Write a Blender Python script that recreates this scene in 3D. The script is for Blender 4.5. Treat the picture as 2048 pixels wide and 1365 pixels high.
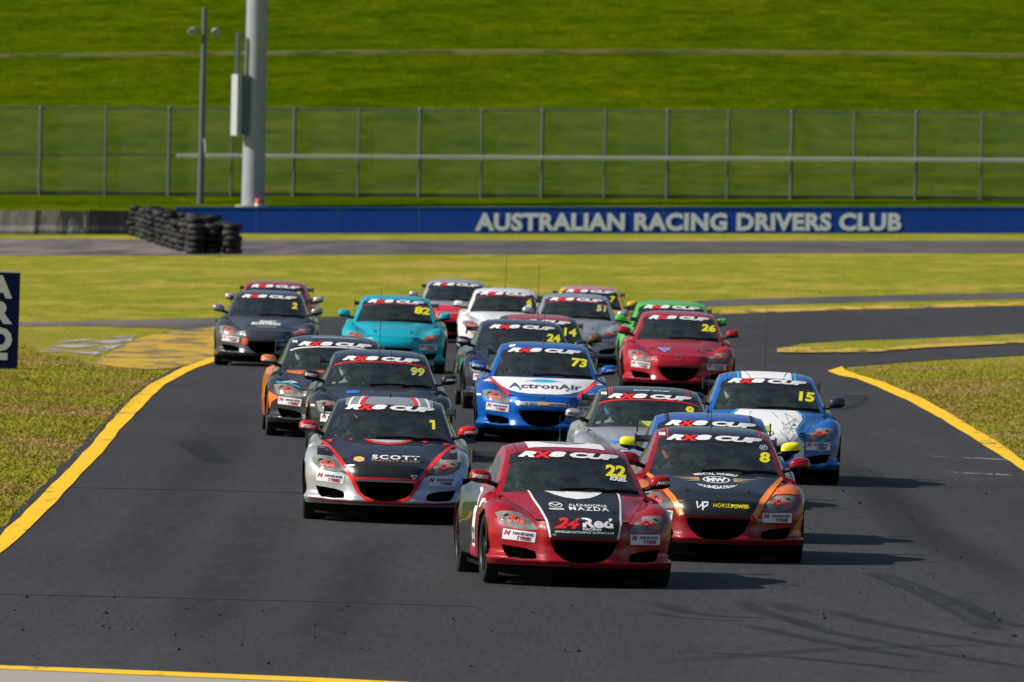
import bpy, bmesh, math, random
import numpy as np
from mathutils import Vector, Matrix
from mathutils.bvhtree import BVHTree
from mathutils.geometry import tessellate_polygon

random.seed(8)
scene = bpy.context.scene
for o in list(bpy.data.objects):
    bpy.data.objects.remove(o)
col = scene.collection
R = math.radians

# ------------------------------------------------------------------ camera
IW, IH = 2048.0, 1365.0
FPX = 26270.0                       # focal length in pixels of the 2048 px wide photograph
HORIZON = 298.0
CAM_H = 3.9
ROLL = R(1.2)
PITCH = math.atan((IH / 2 - HORIZON) / FPX)
cam_data = bpy.data.cameras.new('camera')
cam = bpy.data.objects.new('camera', cam_data)
col.objects.link(cam)
cam_data.sensor_width = 36.0
cam_data.lens = FPX / IW * 36.0
cam_data.clip_start = 1.0
cam_data.clip_end = 6000.0
CAM_M = Matrix.Rotation(math.pi / 2 - PITCH, 4, 'X') @ Matrix.Rotation(ROLL, 4, 'Z')
CAM_M.translation = (0, 0, CAM_H)
cam.matrix_world = CAM_M
cam_data.dof.use_dof = True
cam_data.dof.focus_distance = 128.0
cam_data.dof.aperture_fstop = 11.0
scene.camera = cam

# ------------------------------------------------------------------ sky and sun
SUN_EL = R(37)
SUN_DIR = Vector((-math.cos(R(6)) * math.cos(SUN_EL), -math.sin(R(6)) * math.cos(SUN_EL), math.sin(SUN_EL)))
world = bpy.data.worlds.new('World')
scene.world = world
world.use_nodes = True
nt = world.node_tree
bg = nt.nodes['Background']
sky = nt.nodes.new('ShaderNodeTexSky')
sky.sky_type = 'NISHITA'
sky.sun_disc = False
sky.sun_elevation = SUN_EL
sky.sun_rotation = math.atan2(SUN_DIR.x, SUN_DIR.y)
sky.air_density = 1.0
sky.dust_density = 1.2
sky.ozone_density = 1.0
nt.links.new(sky.outputs[0], bg.inputs[0])
bg.inputs[1].default_value = 0.064
sun_data = bpy.data.lights.new('sun', 'SUN')
sun_data.energy = 4.9
sun_data.angle = R(0.55)
sun_data.color = (1.0, 0.94, 0.85)
sun = bpy.data.objects.new('sun', sun_data)
sun.rotation_euler = (-SUN_DIR).to_track_quat('-Z', 'Y').to_euler()
sun.location = (-60, 100, 80)
col.objects.link(sun)
scene.view_settings.view_transform = 'Standard'
scene.view_settings.look = 'None'
scene.view_settings.exposure = 0.3
scene.view_settings.gamma = 1.0
scene.render.engine = 'CYCLES'

# ------------------------------------------------------------------ terrain and photo layout helpers
TY = [60, 110, 120, 130, 140, 155, 170, 190, 220, 240, 260, 280, 400, 585]
TZ = [-.17, -.17, -.155, -.10, -.08, .045, .12, .155, .115, .03, -.06, -.12, .06, .15]
HY = [584.6, 586.0, 592.0, 600.0, 606, 614.0, 614.6, 617, 645.0, 670.0, 3000.0]
HZ = [0.0, 1.0, 1.55, 3.7, 5.55, 8.0, 8.25, 8.6, 17.0, 19.5, 19.5]

def smooth(a, b, t):
    t = max(0.0, min(1.0, (t - a) / (b - a)))
    return t * t * (3 - 2 * t)

def zg(X, Y):
    z = float(np.interp(Y, TY, TZ))
    xc = max(-90, min(90, X))
    k = 0.021 * smooth(250, 420, Y) - 0.0055 * smooth(584.6, 592, Y)
    z += k * xc
    bank = 0.02 * smooth(125, 145, Y) * (1 - smooth(175, 200, Y))
    z -= bank * max(-14, min(14, X))
    if Y > 584.6:
        z += float(np.interp(Y, HY, HZ))
        z += 0.25 * math.sin(X * 0.06 + 1.0) * smooth(592, 612, Y)
    return z

def ray(px, py):
    d = Vector(((px - IW / 2) / FPX, -(py - IH / 2) / FPX, -1.0))
    return (CAM_M.to_3x3() @ d)

def G(px, py):
    """the point of the ground seen at a pixel of the photograph"""
    d = ray(px, py)
    z = 0.0
    for _ in range(12):
        t = (z - CAM_H) / d.z
        X, Y = d.x * t, d.y * t
        z = zg(X, min(Y, 584.0))
    return (X, Y)

def at(px, py, Y):
    d = ray(px, py)
    t = Y / d.y
    return Vector((0, 0, CAM_H)) + d * t

def unroll_x(px, py):
    x, y = px - IW / 2, py - IH / 2
    return x * math.cos(-ROLL) - y * math.sin(-ROLL) + IW / 2

# ------------------------------------------------------------------ object helpers
def tag(o, label=None, cat=None, group=None, kind=None):
    if label: o['label'] = label
    if cat: o['category'] = cat
    if group: o['group'] = group
    if kind: o['kind'] = kind
    return o

def obj(name, data, mat=None, parent=None):
    o = bpy.data.objects.new(name, data)
    col.objects.link(o)
    if parent is not None: o.parent = parent
    if mat is not None and data is not None:
        if len(data.materials) == 0:
            data.materials.append(None)
        o.material_slots[0].link = 'OBJECT'
        o.material_slots[0].material = mat
    return o

def empty(name, loc=(0, 0, 0)):
    o = bpy.data.objects.new(name, None)
    o.empty_display_size = 0.2
    col.objects.link(o)
    o.location = loc
    return o

def mesh_from(verts, faces, name='mesh', smooth_shade=False):
    me = bpy.data.meshes.new(name)
    me.from_pydata([tuple(v) for v in verts], [], faces)
    me.materials.append(None)
    if smooth_shade:
        me.polygons.foreach_set('use_smooth', [True] * len(me.polygons))
    me.update()
    return me

def bm_mesh(bm, name='mesh', smooth_shade=True, angle=None):
    me = bpy.data.meshes.new(name)
    bm.to_mesh(me)
    me.materials.append(None)
    me.polygons.foreach_set('use_smooth', [smooth_shade] * len(me.polygons))
    if angle is not None and smooth_shade:
        me.set_sharp_from_angle(angle=angle)
    me.update()
    return me

class MB:
    """collects simple shapes into one mesh"""
    def __init__(s): s.v, s.f = [], []
    def add(s, vs, fs):
        n = len(s.v)
        s.v += [tuple(v) for v in vs]
        s.f += [tuple(i + n for i in f) for f in fs]
        return s
    def box(s, x0, x1, y0, y1, z0, z1):
        vs = [(x, y, z) for z in (z0, z1) for y in (y0, y1) for x in (x0, x1)]
        return s.add(vs, [(0, 2, 3, 1), (4, 5, 7, 6), (0, 1, 5, 4), (1, 3, 7, 5), (3, 2, 6, 7), (2, 0, 4, 6)])
    def tube(s, pts, r, n=8, cap=True):
        pts = [Vector(p) for p in pts]
        rs = r if isinstance(r, (list, tuple)) else [r] * len(pts)
        rings = []
        for i, p in enumerate(pts):
            a = pts[max(0, i - 1)]; b = pts[min(len(pts) - 1, i + 1)]
            d = (b - a).normalized()
            u = d.orthogonal().normalized() if i == 0 else (u - d * u.dot(d)).normalized()
            w = d.cross(u)
            rings.append([p + (u * math.cos(2 * math.pi * k / n) + w * math.sin(2 * math.pi * k / n)) * rs[i] for k in range(n)])
        vs = [v for ring in rings for v in ring]
        fs = []
        for i in range(len(pts) - 1):
            for k in range(n):
                fs.append((i * n + k, i * n + (k + 1) % n, (i + 1) * n + (k + 1) % n, (i + 1) * n + k))
        if cap:
            fs.append(tuple(range(n - 1, -1, -1)))
            fs.append(tuple((len(pts) - 1) * n + k for k in range(n)))
        return s.add(vs, fs)
    def lathe(s, prof, n=24, axis='z', center=(0, 0, 0), cap=False):
        """prof: list of (radius, height)"""
        cx, cy, cz = center
        vs = []
        for r, h in prof:
            for k in range(n):
                a = 2 * math.pi * k / n
                c, q = r * math.cos(a), r * math.sin(a)
                vs.append((cx + c, cy + q, cz + h) if axis == 'z' else ((cx + h, cy + c, cz + q) if axis == 'x' else (cx + c, cy + h, cz + q)))
        fs = [(i * n + k, i * n + (k + 1) % n, (i + 1) * n + (k + 1) % n, (i + 1) * n + k) for i in range(len(prof) - 1) for k in range(n)]
        if cap:
            fs.append(tuple(range(n))); fs.append(tuple((len(prof) - 1) * n + k for k in range(n)))
        return s.add(vs, fs)
    def mesh(s, name='mesh', smooth_shade=False, angle=None):
        me = mesh_from(s.v, s.f, name, False)
        bm = bmesh.new(); bm.from_mesh(me)
        bmesh.ops.recalc_face_normals(bm, faces=bm.faces)
        bm.to_mesh(me); bm.free()
        if smooth_shade:
            me.polygons.foreach_set('use_smooth', [True] * len(me.polygons))
            me.set_sharp_from_angle(angle=angle if angle else R(40))
        return me

# ------------------------------------------------------------------ materials
MATS = {}
def new_mat(name):
    m = bpy.data.materials.new(name)
    m.use_nodes = True
    return m, m.node_tree.nodes, m.node_tree.links, m.node_tree.nodes['Principled BSDF']

def nn(nodes, typ, **kw):
    n = nodes.new(typ)
    for k, v in kw.items():
        setattr(n, k, v)
    return n

def ramp(nodes, links, src, stops):
    r = nodes.new('ShaderNodeValToRGB')
    e = r.color_ramp.elements
    while len(e) < len(stops): e.new(0.5)
    for i, (p, c) in enumerate(stops):
        e[i].position = p
        e[i].color = (*c, 1) if len(c) == 3 else c
    links.new(src, r.inputs[0])
    return r

def noise(nodes, links, vec, scale, detail=4, rough=0.55, dist=0.0):
    n = nodes.new('ShaderNodeTexNoise')
    n.inputs['Scale'].default_value = scale
    n.inputs['Detail'].default_value = detail
    n.inputs['Roughness'].default_value = rough
    n.inputs['Distortion'].default_value = dist
    if vec is not None: links.new(vec, n.inputs['Vector'])
    return n

def mapping(nodes, links, src, scale=(1, 1, 1), rot=(0, 0, 0), loc=(0, 0, 0)):
    m = nodes.new('ShaderNodeMapping')
    m.inputs['Scale'].default_value = scale
    m.inputs['Rotation'].default_value = rot
    m.inputs['Location'].default_value = loc
    links.new(src, m.inputs['Vector'])
    return m.outputs[0]

def mix(nodes, links, fac, a, b, typ='MIX'):
    m = nodes.new('ShaderNodeMix'); m.data_type = 'RGBA'; m.blend_type = typ
    for s, v in ((0, fac), (6, a), (7, b)):
        if hasattr(v, 'is_linked') or isinstance(v, bpy.types.NodeSocket): links.new(v, m.inputs[s])
        elif s == 0: m.inputs[0].default_value = v
        else: m.inputs[s].default_value = (*v, 1)
    return m.outputs[2]

def paint(c, metal=0.0, rough=0.32, coat=0.8, dirt_or_sheen=0.12):
    key = ('paint', c, metal, rough, coat)
    if key in MATS: return MATS[key]
    m, n, l, b = new_mat('car_paint')
    tc = nn(n, 'ShaderNodeTexCoord')
    nz = noise(n, l, tc.outputs['Object'], 7.0, 6, 0.65)
    r = ramp(n, l, nz.outputs[0], [(0.5, (0, 0, 0)), (0.85, (dirt_or_sheen, dirt_or_sheen, dirt_or_sheen))])
    dusty = tuple(0.75 * v + 0.25 * d for v, d in zip(c, (0.16, 0.15, 0.14)))
    l.new(mix(n, l, r.outputs[0], c, dusty), b.inputs['Base Color'])
    b.inputs['Metallic'].default_value = metal
    rr = ramp(n, l, nz.outputs[0], [(0.35, (rough,) * 3), (0.8, (rough + .15,) * 3)])
    l.new(rr.outputs[0], b.inputs['Roughness'])
    b.inputs['Coat Weight'].default_value = coat
    b.inputs['Coat Roughness'].default_value = 0.035
    b.inputs['Coat IOR'].default_value = 1.45
    b.inputs['Specular IOR Level'].default_value = 0.15
    MATS[key] = m
    return m

def plain(name, c, rough=0.5, metal=0.0, spec=0.5, nz=0.15, scale=12.0):
    key = ('plain', name)
    if key in MATS: return MATS[key]
    m, n, l, b = new_mat(name)
    tc = nn(n, 'ShaderNodeTexCoord')
    t = noise(n, l, tc.outputs['Object'], scale, 5, 0.6)
    r = ramp(n, l, t.outputs[0], [(0.3, tuple(v * (1 - nz) for v in c)), (0.7, tuple(min(1, v * (1 + nz)) for v in c))])
    l.new(r.outputs[0], b.inputs['Base Color'])
    b.inputs['Roughness'].default_value = rough
    b.inputs['Metallic'].default_value = metal
    b.inputs['Specular IOR Level'].default_value = spec
    MATS[key] = m
    return m

def glass(name, tint, refl=1.0, dirt_or_sheen=0.05, dcol=(.35, .36, .34)):
    key = ('glass', name)
    if key in MATS: return MATS[key]
    m, n, l, b = new_mat(name)
    n.remove(b)
    out = n['Material Output']
    tr = nn(n, 'ShaderNodeBsdfTransparent'); tr.inputs[0].default_value = (*tint, 1)
    gl = nn(n, 'ShaderNodeBsdfGlossy'); gl.inputs['Roughness'].default_value = 0.03; gl.inputs[0].default_value = (refl, refl, refl, 1)
    fr = nn(n, 'ShaderNodeFresnel'); fr.inputs[0].default_value = 1.5
    ms = nn(n, 'ShaderNodeMixShader')
    l.new(fr.outputs[0], ms.inputs[0]); l.new(tr.outputs[0], ms.inputs[1]); l.new(gl.outputs[0], ms.inputs[2])
    df = nn(n, 'ShaderNodeBsdfDiffuse'); df.inputs[0].default_value = (*dcol, 1)
    tc = nn(n, 'ShaderNodeTexCoord')
    t = noise(n, l, tc.outputs['Object'], 5, 6, 0.7)
    r = ramp(n, l, t.outputs[0], [(0.4, (dirt_or_sheen * .5,) * 3), (0.75, (dirt_or_sheen * 1.6,) * 3)])
    m2 = nn(n, 'ShaderNodeMixShader')
    l.new(r.outputs[0], m2.inputs[0]); l.new(ms.outputs[0], m2.inputs[1]); l.new(df.outputs[0], m2.inputs[2])
    l.new(m2.outputs[0], out.inputs[0])
    MATS[key] = m
    return m

BLACK = plain('black_plastic', (0.012, 0.012, 0.013), 0.5)
MATT = plain('black_trim', (0.004, 0.004, 0.0045), 0.85, spec=0.1)
VBLK = plain('black_vinyl', (0.014, 0.015, 0.018), 0.38)
WHITE = plain('white_vinyl', (0.78, 0.78, 0.78), 0.4, nz=0.04)
REDV = plain('red_vinyl', (0.75, 0.02, 0.02), 0.4, nz=0.05)
ORANGEV = plain('orange_vinyl', (0.85, 0.22, 0.02), 0.4, nz=0.05)
YELV = plain('yellow_vinyl', (0.88, 0.80, 0.02), 0.45, nz=0.04)
GOLDV = plain('gold_vinyl', (0.65, 0.42, 0.15), 0.45, nz=0.05)
NAVYV = plain('navy_vinyl', (0.03, 0.04, 0.12), 0.4)
CYANV = plain('cyan_vinyl', (0.04, 0.42, 0.75), 0.4)
BLUEV = plain('blue_vinyl', (0.02, 0.16, 0.6), 0.4)
GREYV = plain('grey_vinyl', (0.25, 0.26, 0.28), 0.4)
SILVERV = plain('silver_vinyl', (0.5, 0.51, 0.53), 0.35)
MAROONV = plain('maroon_vinyl', (0.35, 0.02, 0.06), 0.4)
DBA = plain('lamp_film_red', (0.80, 0.06, 0.04), 0.45, nz=0.04)
RUBBER = plain('tyre_rubber', (0.011, 0.011, 0.012), 0.8, spec=0.25)
RIM = plain('wheel_alloy_dark', (0.035, 0.036, 0.04), 0.35, metal=0.7)
CHROME = plain('lamp_chrome', (0.7, 0.7, 0.7), 0.12, metal=1.0, nz=0.03)
CAGE = plain('roll_cage_steel', (0.05, 0.05, 0.055), 0.5)
SCREEN = glass('windscreen_glass', (0.84, 0.90, 0.89), 1.0, 0.085, (.26, .33, .34))  # diffuse film: some dirt, mostly bright sky reflection painted into the glass
SIDEGL = glass('side_glass', (0.55, 0.6, 0.6), 1.0, 0.03)
LENS = glass('lamp_lens', (0.80, 0.80, 0.78), 1.0, 0.55, (.36, .355, .33))

TEXT_CACHE = {}
def text_bm(body, bold=0.0, shear=0.0, spacing=1.0):
    """flat lettering scaled to the unit box, as a bmesh"""
    key = (body, bold, shear, spacing)
    if key not in TEXT_CACHE:
        cu = bpy.data.curves.new('lettering', 'FONT')
        cu.body = body; cu.size = 1.0; cu.offset = bold; cu.shear = shear; cu.space_character = spacing
        cu.resolution_u = 3; cu.fill_mode = 'FRONT'
        o = bpy.data.objects.new('lettering', cu)
        me = bpy.data.meshes.new_from_object(o)
        bpy.data.objects.remove(o); bpy.data.curves.remove(cu)
        bm = bmesh.new(); bm.from_mesh(me); bpy.data.meshes.remove(me)
        xs = [v.co.x for v in bm.verts]; ys = [v.co.y for v in bm.verts]
        for v in bm.verts:
            v.co = ((v.co.x - min(xs)) / (max(xs) - min(xs)) - .5, (v.co.y - min(ys)) / (max(ys) - min(ys)) - .5, 0)
        TEXT_CACHE[key] = bm
    return TEXT_CACHE[key].copy()

def catmull(P, k, mirror_first=False):
    """P: (n, m, 3) array; refine along axis 0 by k"""
    n = len(P)
    first = 2 * P[0] - P[1]
    if mirror_first:
        first = P[1] * np.array([-1, 1, 1])
    last = 2 * P[-1] - P[-2]
    Q = np.concatenate([[first], P, [last]])
    out = []
    for i in range(n - 1):
        p0, p1, p2, p3 = Q[i], Q[i + 1], Q[i + 2], Q[i + 3]
        for t in np.arange(k) / k:
            out.append(0.5 * ((2 * p1) + (-p0 + p2) * t + (2 * p0 - 5 * p1 + 4 * p2 - p3) * t * t + (-p0 + 3 * p1 - 3 * p2 + p3) * t ** 3))
    out.append(P[-1])
    return np.array(out)

def surface(P, ku, kv, center=True):
    S = catmull(np.array(P, float), ku)
    S = catmull(S.transpose(1, 0, 2), kv, mirror_first=center).transpose(1, 0, 2)
    return S

# ------------------------------------------------------------------ ground materials
def grass_color(n, l):
    geo = nn(n, 'ShaderNodeNewGeometry')
    pos = geo.outputs['Position']
    sep = nn(n, 'ShaderNodeSeparateXYZ'); l.new(pos, sep.inputs[0])
    big = noise(n, l, mapping(n, l, pos, (1, .35, 1)), 0.33, 5, 0.6)
    mid = noise(n, l, mapping(n, l, pos, (1, .5, 1)), 1.6, 5, 0.65)
    fine = noise(n, l, mapping(n, l, pos, (1, .09, 1)), 11, 5, 0.72)
    near = ramp(n, l, big.outputs[0], [(0.40, (0.3399, 0.2273, 0.0882)), (0.47, (0.2565, 0.1996, 0.0441)), (0.54, (0.2326, 0.2273, 0.0229)), (0.66, (0.2743, 0.2772, 0.0229))])
    nearb = ramp(n, l, mid.outputs[0], [(0.33, (0.2982, 0.1996, 0.0750)), (0.48, (0.2266, 0.1996, 0.0309)), (0.64, (0.2624, 0.2661, 0.0194))])
    near_c = mix(n, l, 0.35, near.outputs[0], nearb.outputs[0])
    fieldn = noise(n, l, mapping(n, l, pos, (.22, .045, 1)), 1.0, 5, 0.62)
    field = ramp(n, l, fieldn.outputs[0], [(0.32, (0.3360, 0.2562, 0.0630)), (0.43, (0.2940, 0.2646, 0.0420)), (0.51, (0.2058, 0.2251, 0.0235)), (0.60, (0.2394, 0.2394, 0.0286)), (0.70, (0.3108, 0.2730, 0.0546))])
    hilln = noise(n, l, mapping(n, l, pos, (.34, 1, .95)), 0.75, 7, 0.68)
    hill = ramp(n, l, hilln.outputs[0], [(0.30, (0.0299, 0.0545, 0.0007)), (0.45, (0.0474, 0.0806, 0.0007)), (0.56, (0.0659, 0.0941, 0.0011)), (0.72, (0.0980, 0.1054, 0.0022))])
    hn2 = noise(n, l, mapping(n, l, pos, (.8, 1, 1.7)), 1.7, 5, 0.72)
    hm = ramp(n, l, hn2.outputs[0], [(0.3, (.66, .68, .7)), (0.7, (1.28, 1.24, 1.2))])
    hill_c = mix(n, l, 1.0, hill.outputs[0], hm.outputs[0], 'MULTIPLY')
    f2 = noise(n, l, mapping(n, l, pos, (1, .12, 1)), 1.3, 6, 0.72)
    f2r = ramp(n, l, f2.outputs[0], [(0.3, (.74, .76, .8)), (0.7, (1.24, 1.2, 1.15))])
    field_c = mix(n, l, 1.0, field.outputs[0], f2r.outputs[0], 'MULTIPLY')
    mr = nn(n, 'ShaderNodeMapRange'); mr.inputs[1].default_value = 225; mr.inputs[2].default_value = 300
    l.new(sep.outputs[1], mr.inputs[0])
    mr2 = nn(n, 'ShaderNodeMapRange'); mr2.inputs[1].default_value = 570; mr2.inputs[2].default_value = 588
    l.new(sep.outputs[1], mr2.inputs[0])
    c = mix(n, l, mr.outputs[0], near_c, field_c)
    c = mix(n, l, mr2.outputs[0], c, hill_c)
    fm = ramp(n, l, fine.outputs[0], [(0.3, (.52, .54, .56)), (0.7, (1.4, 1.38, 1.34))])
    return mix(n, l, 0.8, c, fm.outputs[0], 'MULTIPLY'), fine, mid

def grass_mat():
    m, n, l, b = new_mat('grass')
    c, fine, mid = grass_color(n, l)
    l.new(c, b.inputs['Base Color'])
    b.inputs['Roughness'].default_value = 1.0
    b.inputs['Specular IOR Level'].default_value = 0.0
    bp = nn(n, 'ShaderNodeBump'); bp.inputs['Strength'].default_value = 0.5; bp.inputs['Distance'].default_value = 0.08
    l.new(fine.outputs[0], bp.inputs['Height']); l.new(bp.outputs[0], b.inputs['Normal'])
    return m
GRASS = grass_mat()

def blade_mat():
    m, n, l, b = new_mat('grass_blades')
    c, fine, mid = grass_color(n, l)
    l.new(c, b.inputs['Base Color'])
    b.inputs['Roughness'].default_value = 0.9
    b.inputs['Specular IOR Level'].default_value = 0.05
    return m
BLADES = blade_mat()

def asphalt_mat(name, base=(.0345, .0345, .0375), dirt_or_sheen=None):
    m, n, l, b = new_mat(name)
    geo = nn(n, 'ShaderNodeNewGeometry'); pos = geo.outputs['Position']
    g1 = noise(n, l, pos, 55, 3, 0.7)
    g2 = noise(n, l, mapping(n, l, pos, (1, .12, 1)), 1.1, 6, 0.6)
    g3 = noise(n, l, mapping(n, l, pos, (.22, .05, 1)), 1.0, 4, 0.55)
    c = ramp(n, l, g2.outputs[0], [(0.3, tuple(v * .84 for v in base)), (0.7, tuple(v * 1.14 for v in base))]).outputs[0]
    k = ramp(n, l, g3.outputs[0], [(0.35, (.88, .88, .88)), (0.65, (1.12, 1.11, 1.10))])
    c = mix(n, l, 1.0, c, k.outputs[0], 'MULTIPLY')
    g = ramp(n, l, g1.outputs[0], [(0.3, (.55, .55, .55)), (0.62, (1.15, 1.15, 1.15)), (0.8, (1.9, 1.9, 1.85))])
    c = mix(n, l, 1.0, c, g.outputs[0], 'MULTIPLY')
    g4 = noise(n, l, mapping(n, l, pos, (1, .035, 1)), 24, 4, 0.75)
    k4 = ramp(n, l, g4.outputs[0], [(0.32, (.72, .72, .73)), (0.68, (1.28, 1.28, 1.27))])
    c = mix(n, l, 1.0, c, k4.outputs[0], 'MULTIPLY')
    if dirt_or_sheen:
        sep = nn(n, 'ShaderNodeSeparateXYZ'); l.new(pos, sep.inputs[0])
        mr = nn(n, 'ShaderNodeMapRange'); mr.inputs[1].default_value = -14; mr.inputs[2].default_value = -4; mr.inputs[3].default_value = 1; mr.inputs[4].default_value = 0.25
        l.new(sep.outputs[0], mr.inputs[0])
        dn = noise(n, l, mapping(n, l, pos, (.5, .06, 1)), 1.0, 5, 0.65)
        dr = ramp(n, l, dn.outputs[0], [(0.38, (0, 0, 0)), (0.6, (1, 1, 1))])
        mu = nn(n, 'ShaderNodeMath', operation='MULTIPLY'); l.new(mr.outputs[0], mu.inputs[0]); l.new(dr.outputs[0], mu.inputs[1])
        c = mix(n, l, mu.outputs[0], c, dirt_or_sheen)
    l.new(c, b.inputs['Base Color'])
    b.inputs['Roughness'].default_value = 0.82
    b.inputs['Specular IOR Level'].default_value = 0.25
    bp = nn(n, 'ShaderNodeBump'); bp.inputs['Strength'].default_value = 0.35; bp.inputs['Distance'].default_value = 0.01
    l.new(g1.outputs[0], bp.inputs['Height']); l.new(bp.outputs[0], b.inputs['Normal'])
    return m
ASPHALT = asphalt_mat('asphalt')
FAR_ASPHALT = asphalt_mat('far_asphalt', (.062, .060, .065), (.20, .155, .138))

def worn_mat(name, c, under, scale, thr, stretch=(1, .15, 1)):
    """paint worn through to what lies under it"""
    m, n, l, b = new_mat(name)
    geo = nn(n, 'ShaderNodeNewGeometry'); pos = geo.outputs['Position']
    t = noise(n, l, mapping(n, l, pos, stretch), scale, 6, 0.7)
    t2 = noise(n, l, mapping(n, l, pos, (1, .2, 1)), scale * .25, 3, 0.5)
    ad = nn(n, 'ShaderNodeMath', operation='MULTIPLY_ADD'); l.new(t2.outputs[0], ad.inputs[0]); ad.inputs[1].default_value = .6; l.new(t.outputs[0], ad.inputs[2])
    r = ramp(n, l, ad.outputs[0], [(thr, (0, 0, 0)), (thr + .10, (1, 1, 1))])
    if under is None:
        b.inputs['Base Color'].default_value = (*c, 1)
        tr = nn(n, 'ShaderNodeBsdfTransparent'); ms = nn(n, 'ShaderNodeMixShader')
        l.new(r.outputs[0], ms.inputs[0]); l.new(tr.outputs[0], ms.inputs[1]); l.new(b.outputs[0], ms.inputs[2]); l.new(ms.outputs[0], n['Material Output'].inputs[0])
    else:
        l.new(mix(n, l, r.outputs[0], under, c), b.inputs['Base Color'])
    b.inputs['Roughness'].default_value = 0.65
    b.inputs['Specular IOR Level'].default_value = 0.3
    return m
YELLOW_LINE = worn_mat('yellow_road_paint', (.84, .50, .004), (.36, .23, .02), 7, 0.60)
YELLOW_FAR = worn_mat('weathered_yellow_paint', (.50, .33, .04), None, 2.0, 0.70)
YELLOW_APRON = worn_mat('worn_yellow_apron_paint', (.50, .32, .02), (.17, .12, .05), 3.2, 0.72, (.6, .16, 1))
CONCRETE = worn_mat('concrete', (.34, .31, .27), (.24, .22, .20), 3, 0.6)
GRAVEL = worn_mat('grey_gravel', (.36, .34, .32), None, 2.6, 0.74, (.5, .1, 1))
STAINED = worn_mat('stained_concrete', (.20, .19, .175), (.045, .043, .042), 1.6, 0.78, (1.5, 1, .25))
PALECON = worn_mat('pale_concrete', (.27, .245, .235), (.17, .155, .15), 1.6, 0.72, (1.5, 1, .25))
BLACKCON = worn_mat('blackened_concrete', (.035, .034, .036), (.010, .010, .012), 1.6, 0.85, (1.5, 1, .25))

# ------------------------------------------------------------------ ground sheet
ROWS = sorted(set([-100, -40, 0, 30] + list(range(60, 590, 5)) + [584.6, 585.3, 586, 588, 590, 592, 594, 596, 598, 600, 602, 604, 606, 608, 610, 612, 614, 614.6, 615.5, 617, 619, 622, 626, 630, 635, 640, 645, 655, 670, 700, 900, 1500, 3000]))
COLS = sorted(set([-900, -500, -300, -200, -150, -120, -90] + list(range(-60, 61, 4)) + [90, 120, 150, 200, 300, 500, 900]))
V = [(x, y, zg(x, y)) for y in ROWS for x in COLS]
nc = len(COLS)
ground = obj('ground', mesh_from(V, [(i * nc + j, i * nc + j + 1, (i + 1) * nc + j + 1, (i + 1) * nc + j) for i in range(len(ROWS) - 1) for j in range(nc - 1)], 'ground', True), GRASS)
tag(ground, 'grass ground of the circuit rising to a green bank behind the fence', None, None, 'structure')

def ground_sheet(name, polys, mat, lift, xstep=4.0, ystep=5.0, world=False):
    bm = bmesh.new()
    for pts in polys:
        W = [Vector((*(p if world else G(*p)), 0)) for p in pts]
        vs = [bm.verts.new(w) for w in W]
        for t in tessellate_polygon([W]):
            try: bm.faces.new([vs[i] for i in t])
            except ValueError: pass
    for a, step in ((1, ystep), (0, xstep)):
        lo = min(v.co[a] for v in bm.verts); hi = max(v.co[a] for v in bm.verts)
        k = math.floor(lo / step) + 1
        while k * step < hi:
            co = Vector((0, 0, 0)); no = Vector((0, 0, 0)); co[a] = k * step; no[a] = 1
            bmesh.ops.bisect_plane(bm, geom=bm.verts[:] + bm.edges[:] + bm.faces[:], dist=1e-5, plane_co=co, plane_no=no)
            k += 1
    for v in bm.verts: v.co.z = zg(v.co.x, v.co.y) + lift
    bm.normal_update()
    for f in bm.faces:
        if f.normal.z < 0: f.normal_flip()
    me = bm_mesh(bm, name, True); bm.free()
    o = obj(name, me, mat)
    o['kind'] = 'structure'
    return o

LEFT_EDGE = [(-420, 1560), (-150, 1235), (0, 1060), (60, 1000), (108, 948), (150, 902), (196, 858), (240, 812), (284, 774), (345, 740), (400, 722), (428, 708)]
def wobble(pts, a, seed):
    """densify a pixel polyline and make it slightly ragged"""
    rnd = random.Random(seed)
    out = []
    for i in range(len(pts) - 1):
        for k in range(5):
            t = k / 5
            x = pts[i][0] * (1 - t) + pts[i + 1][0] * t; y = pts[i][1] * (1 - t) + pts[i + 1][1] * t
            s = a * max(.25, (y - 298) / 700)
            out.append((x + rnd.uniform(-s, s), y + rnd.uniform(-s, s) * .25))
    return out + [pts[-1]]

FAR_EDGE = [(430, 640), (700, 634), (1000, 630), (1250, 630), (1440, 628), (1700, 619), (2048, 611), (2500, 603)]
RIGHT = [(2500, 1235), (2250, 1075), (2048, 934), (1990, 894), (1940, 864), (1890, 834), (1826, 797), (1760, 769), (1714, 754), (1682, 746), (1664, 742), (1700, 734), (1860, 722), (2048, 712), (2500, 690)]
track = ground_sheet('race_track', [wobble(LEFT_EDGE, 5, 1) + [(432, 664)] + wobble(FAR_EDGE, 2, 2) + [(2500, 690)] + wobble(RIGHT[::-1], 2, 3)[1:] + [(2500, 1560)]], ASPHALT, .010)
ground_sheet('link_road', [wobble([(-60, 646), (140, 644), (300, 640), (440, 637)], 1.5, 5) + wobble([(440, 664), (300, 656), (140, 652), (-60, 657)], 1.5, 6)], FAR_ASPHALT, .008)
ground_sheet('inner_road', [wobble([(1100, 622), (1250, 614), (1440, 600), (1750, 592), (2048, 585), (2500, 575)], 1.5, 7) + wobble([(2500, 586), (2048, 598), (1750, 605), (1440, 613), (1250, 621), (1100, 626)], 1.5, 8)], FAR_ASPHALT, .006)
ground_sheet('service_road', [wobble([(-200, 478), (300, 480), (700, 481), (1200, 483), (1700, 483), (2250, 481)], 1.5, 9) + wobble([(2250, 507), (1700, 507), (1200, 509), (700, 510), (300, 512), (-200, 512)], 2, 10)], FAR_ASPHALT, .010)
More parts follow.
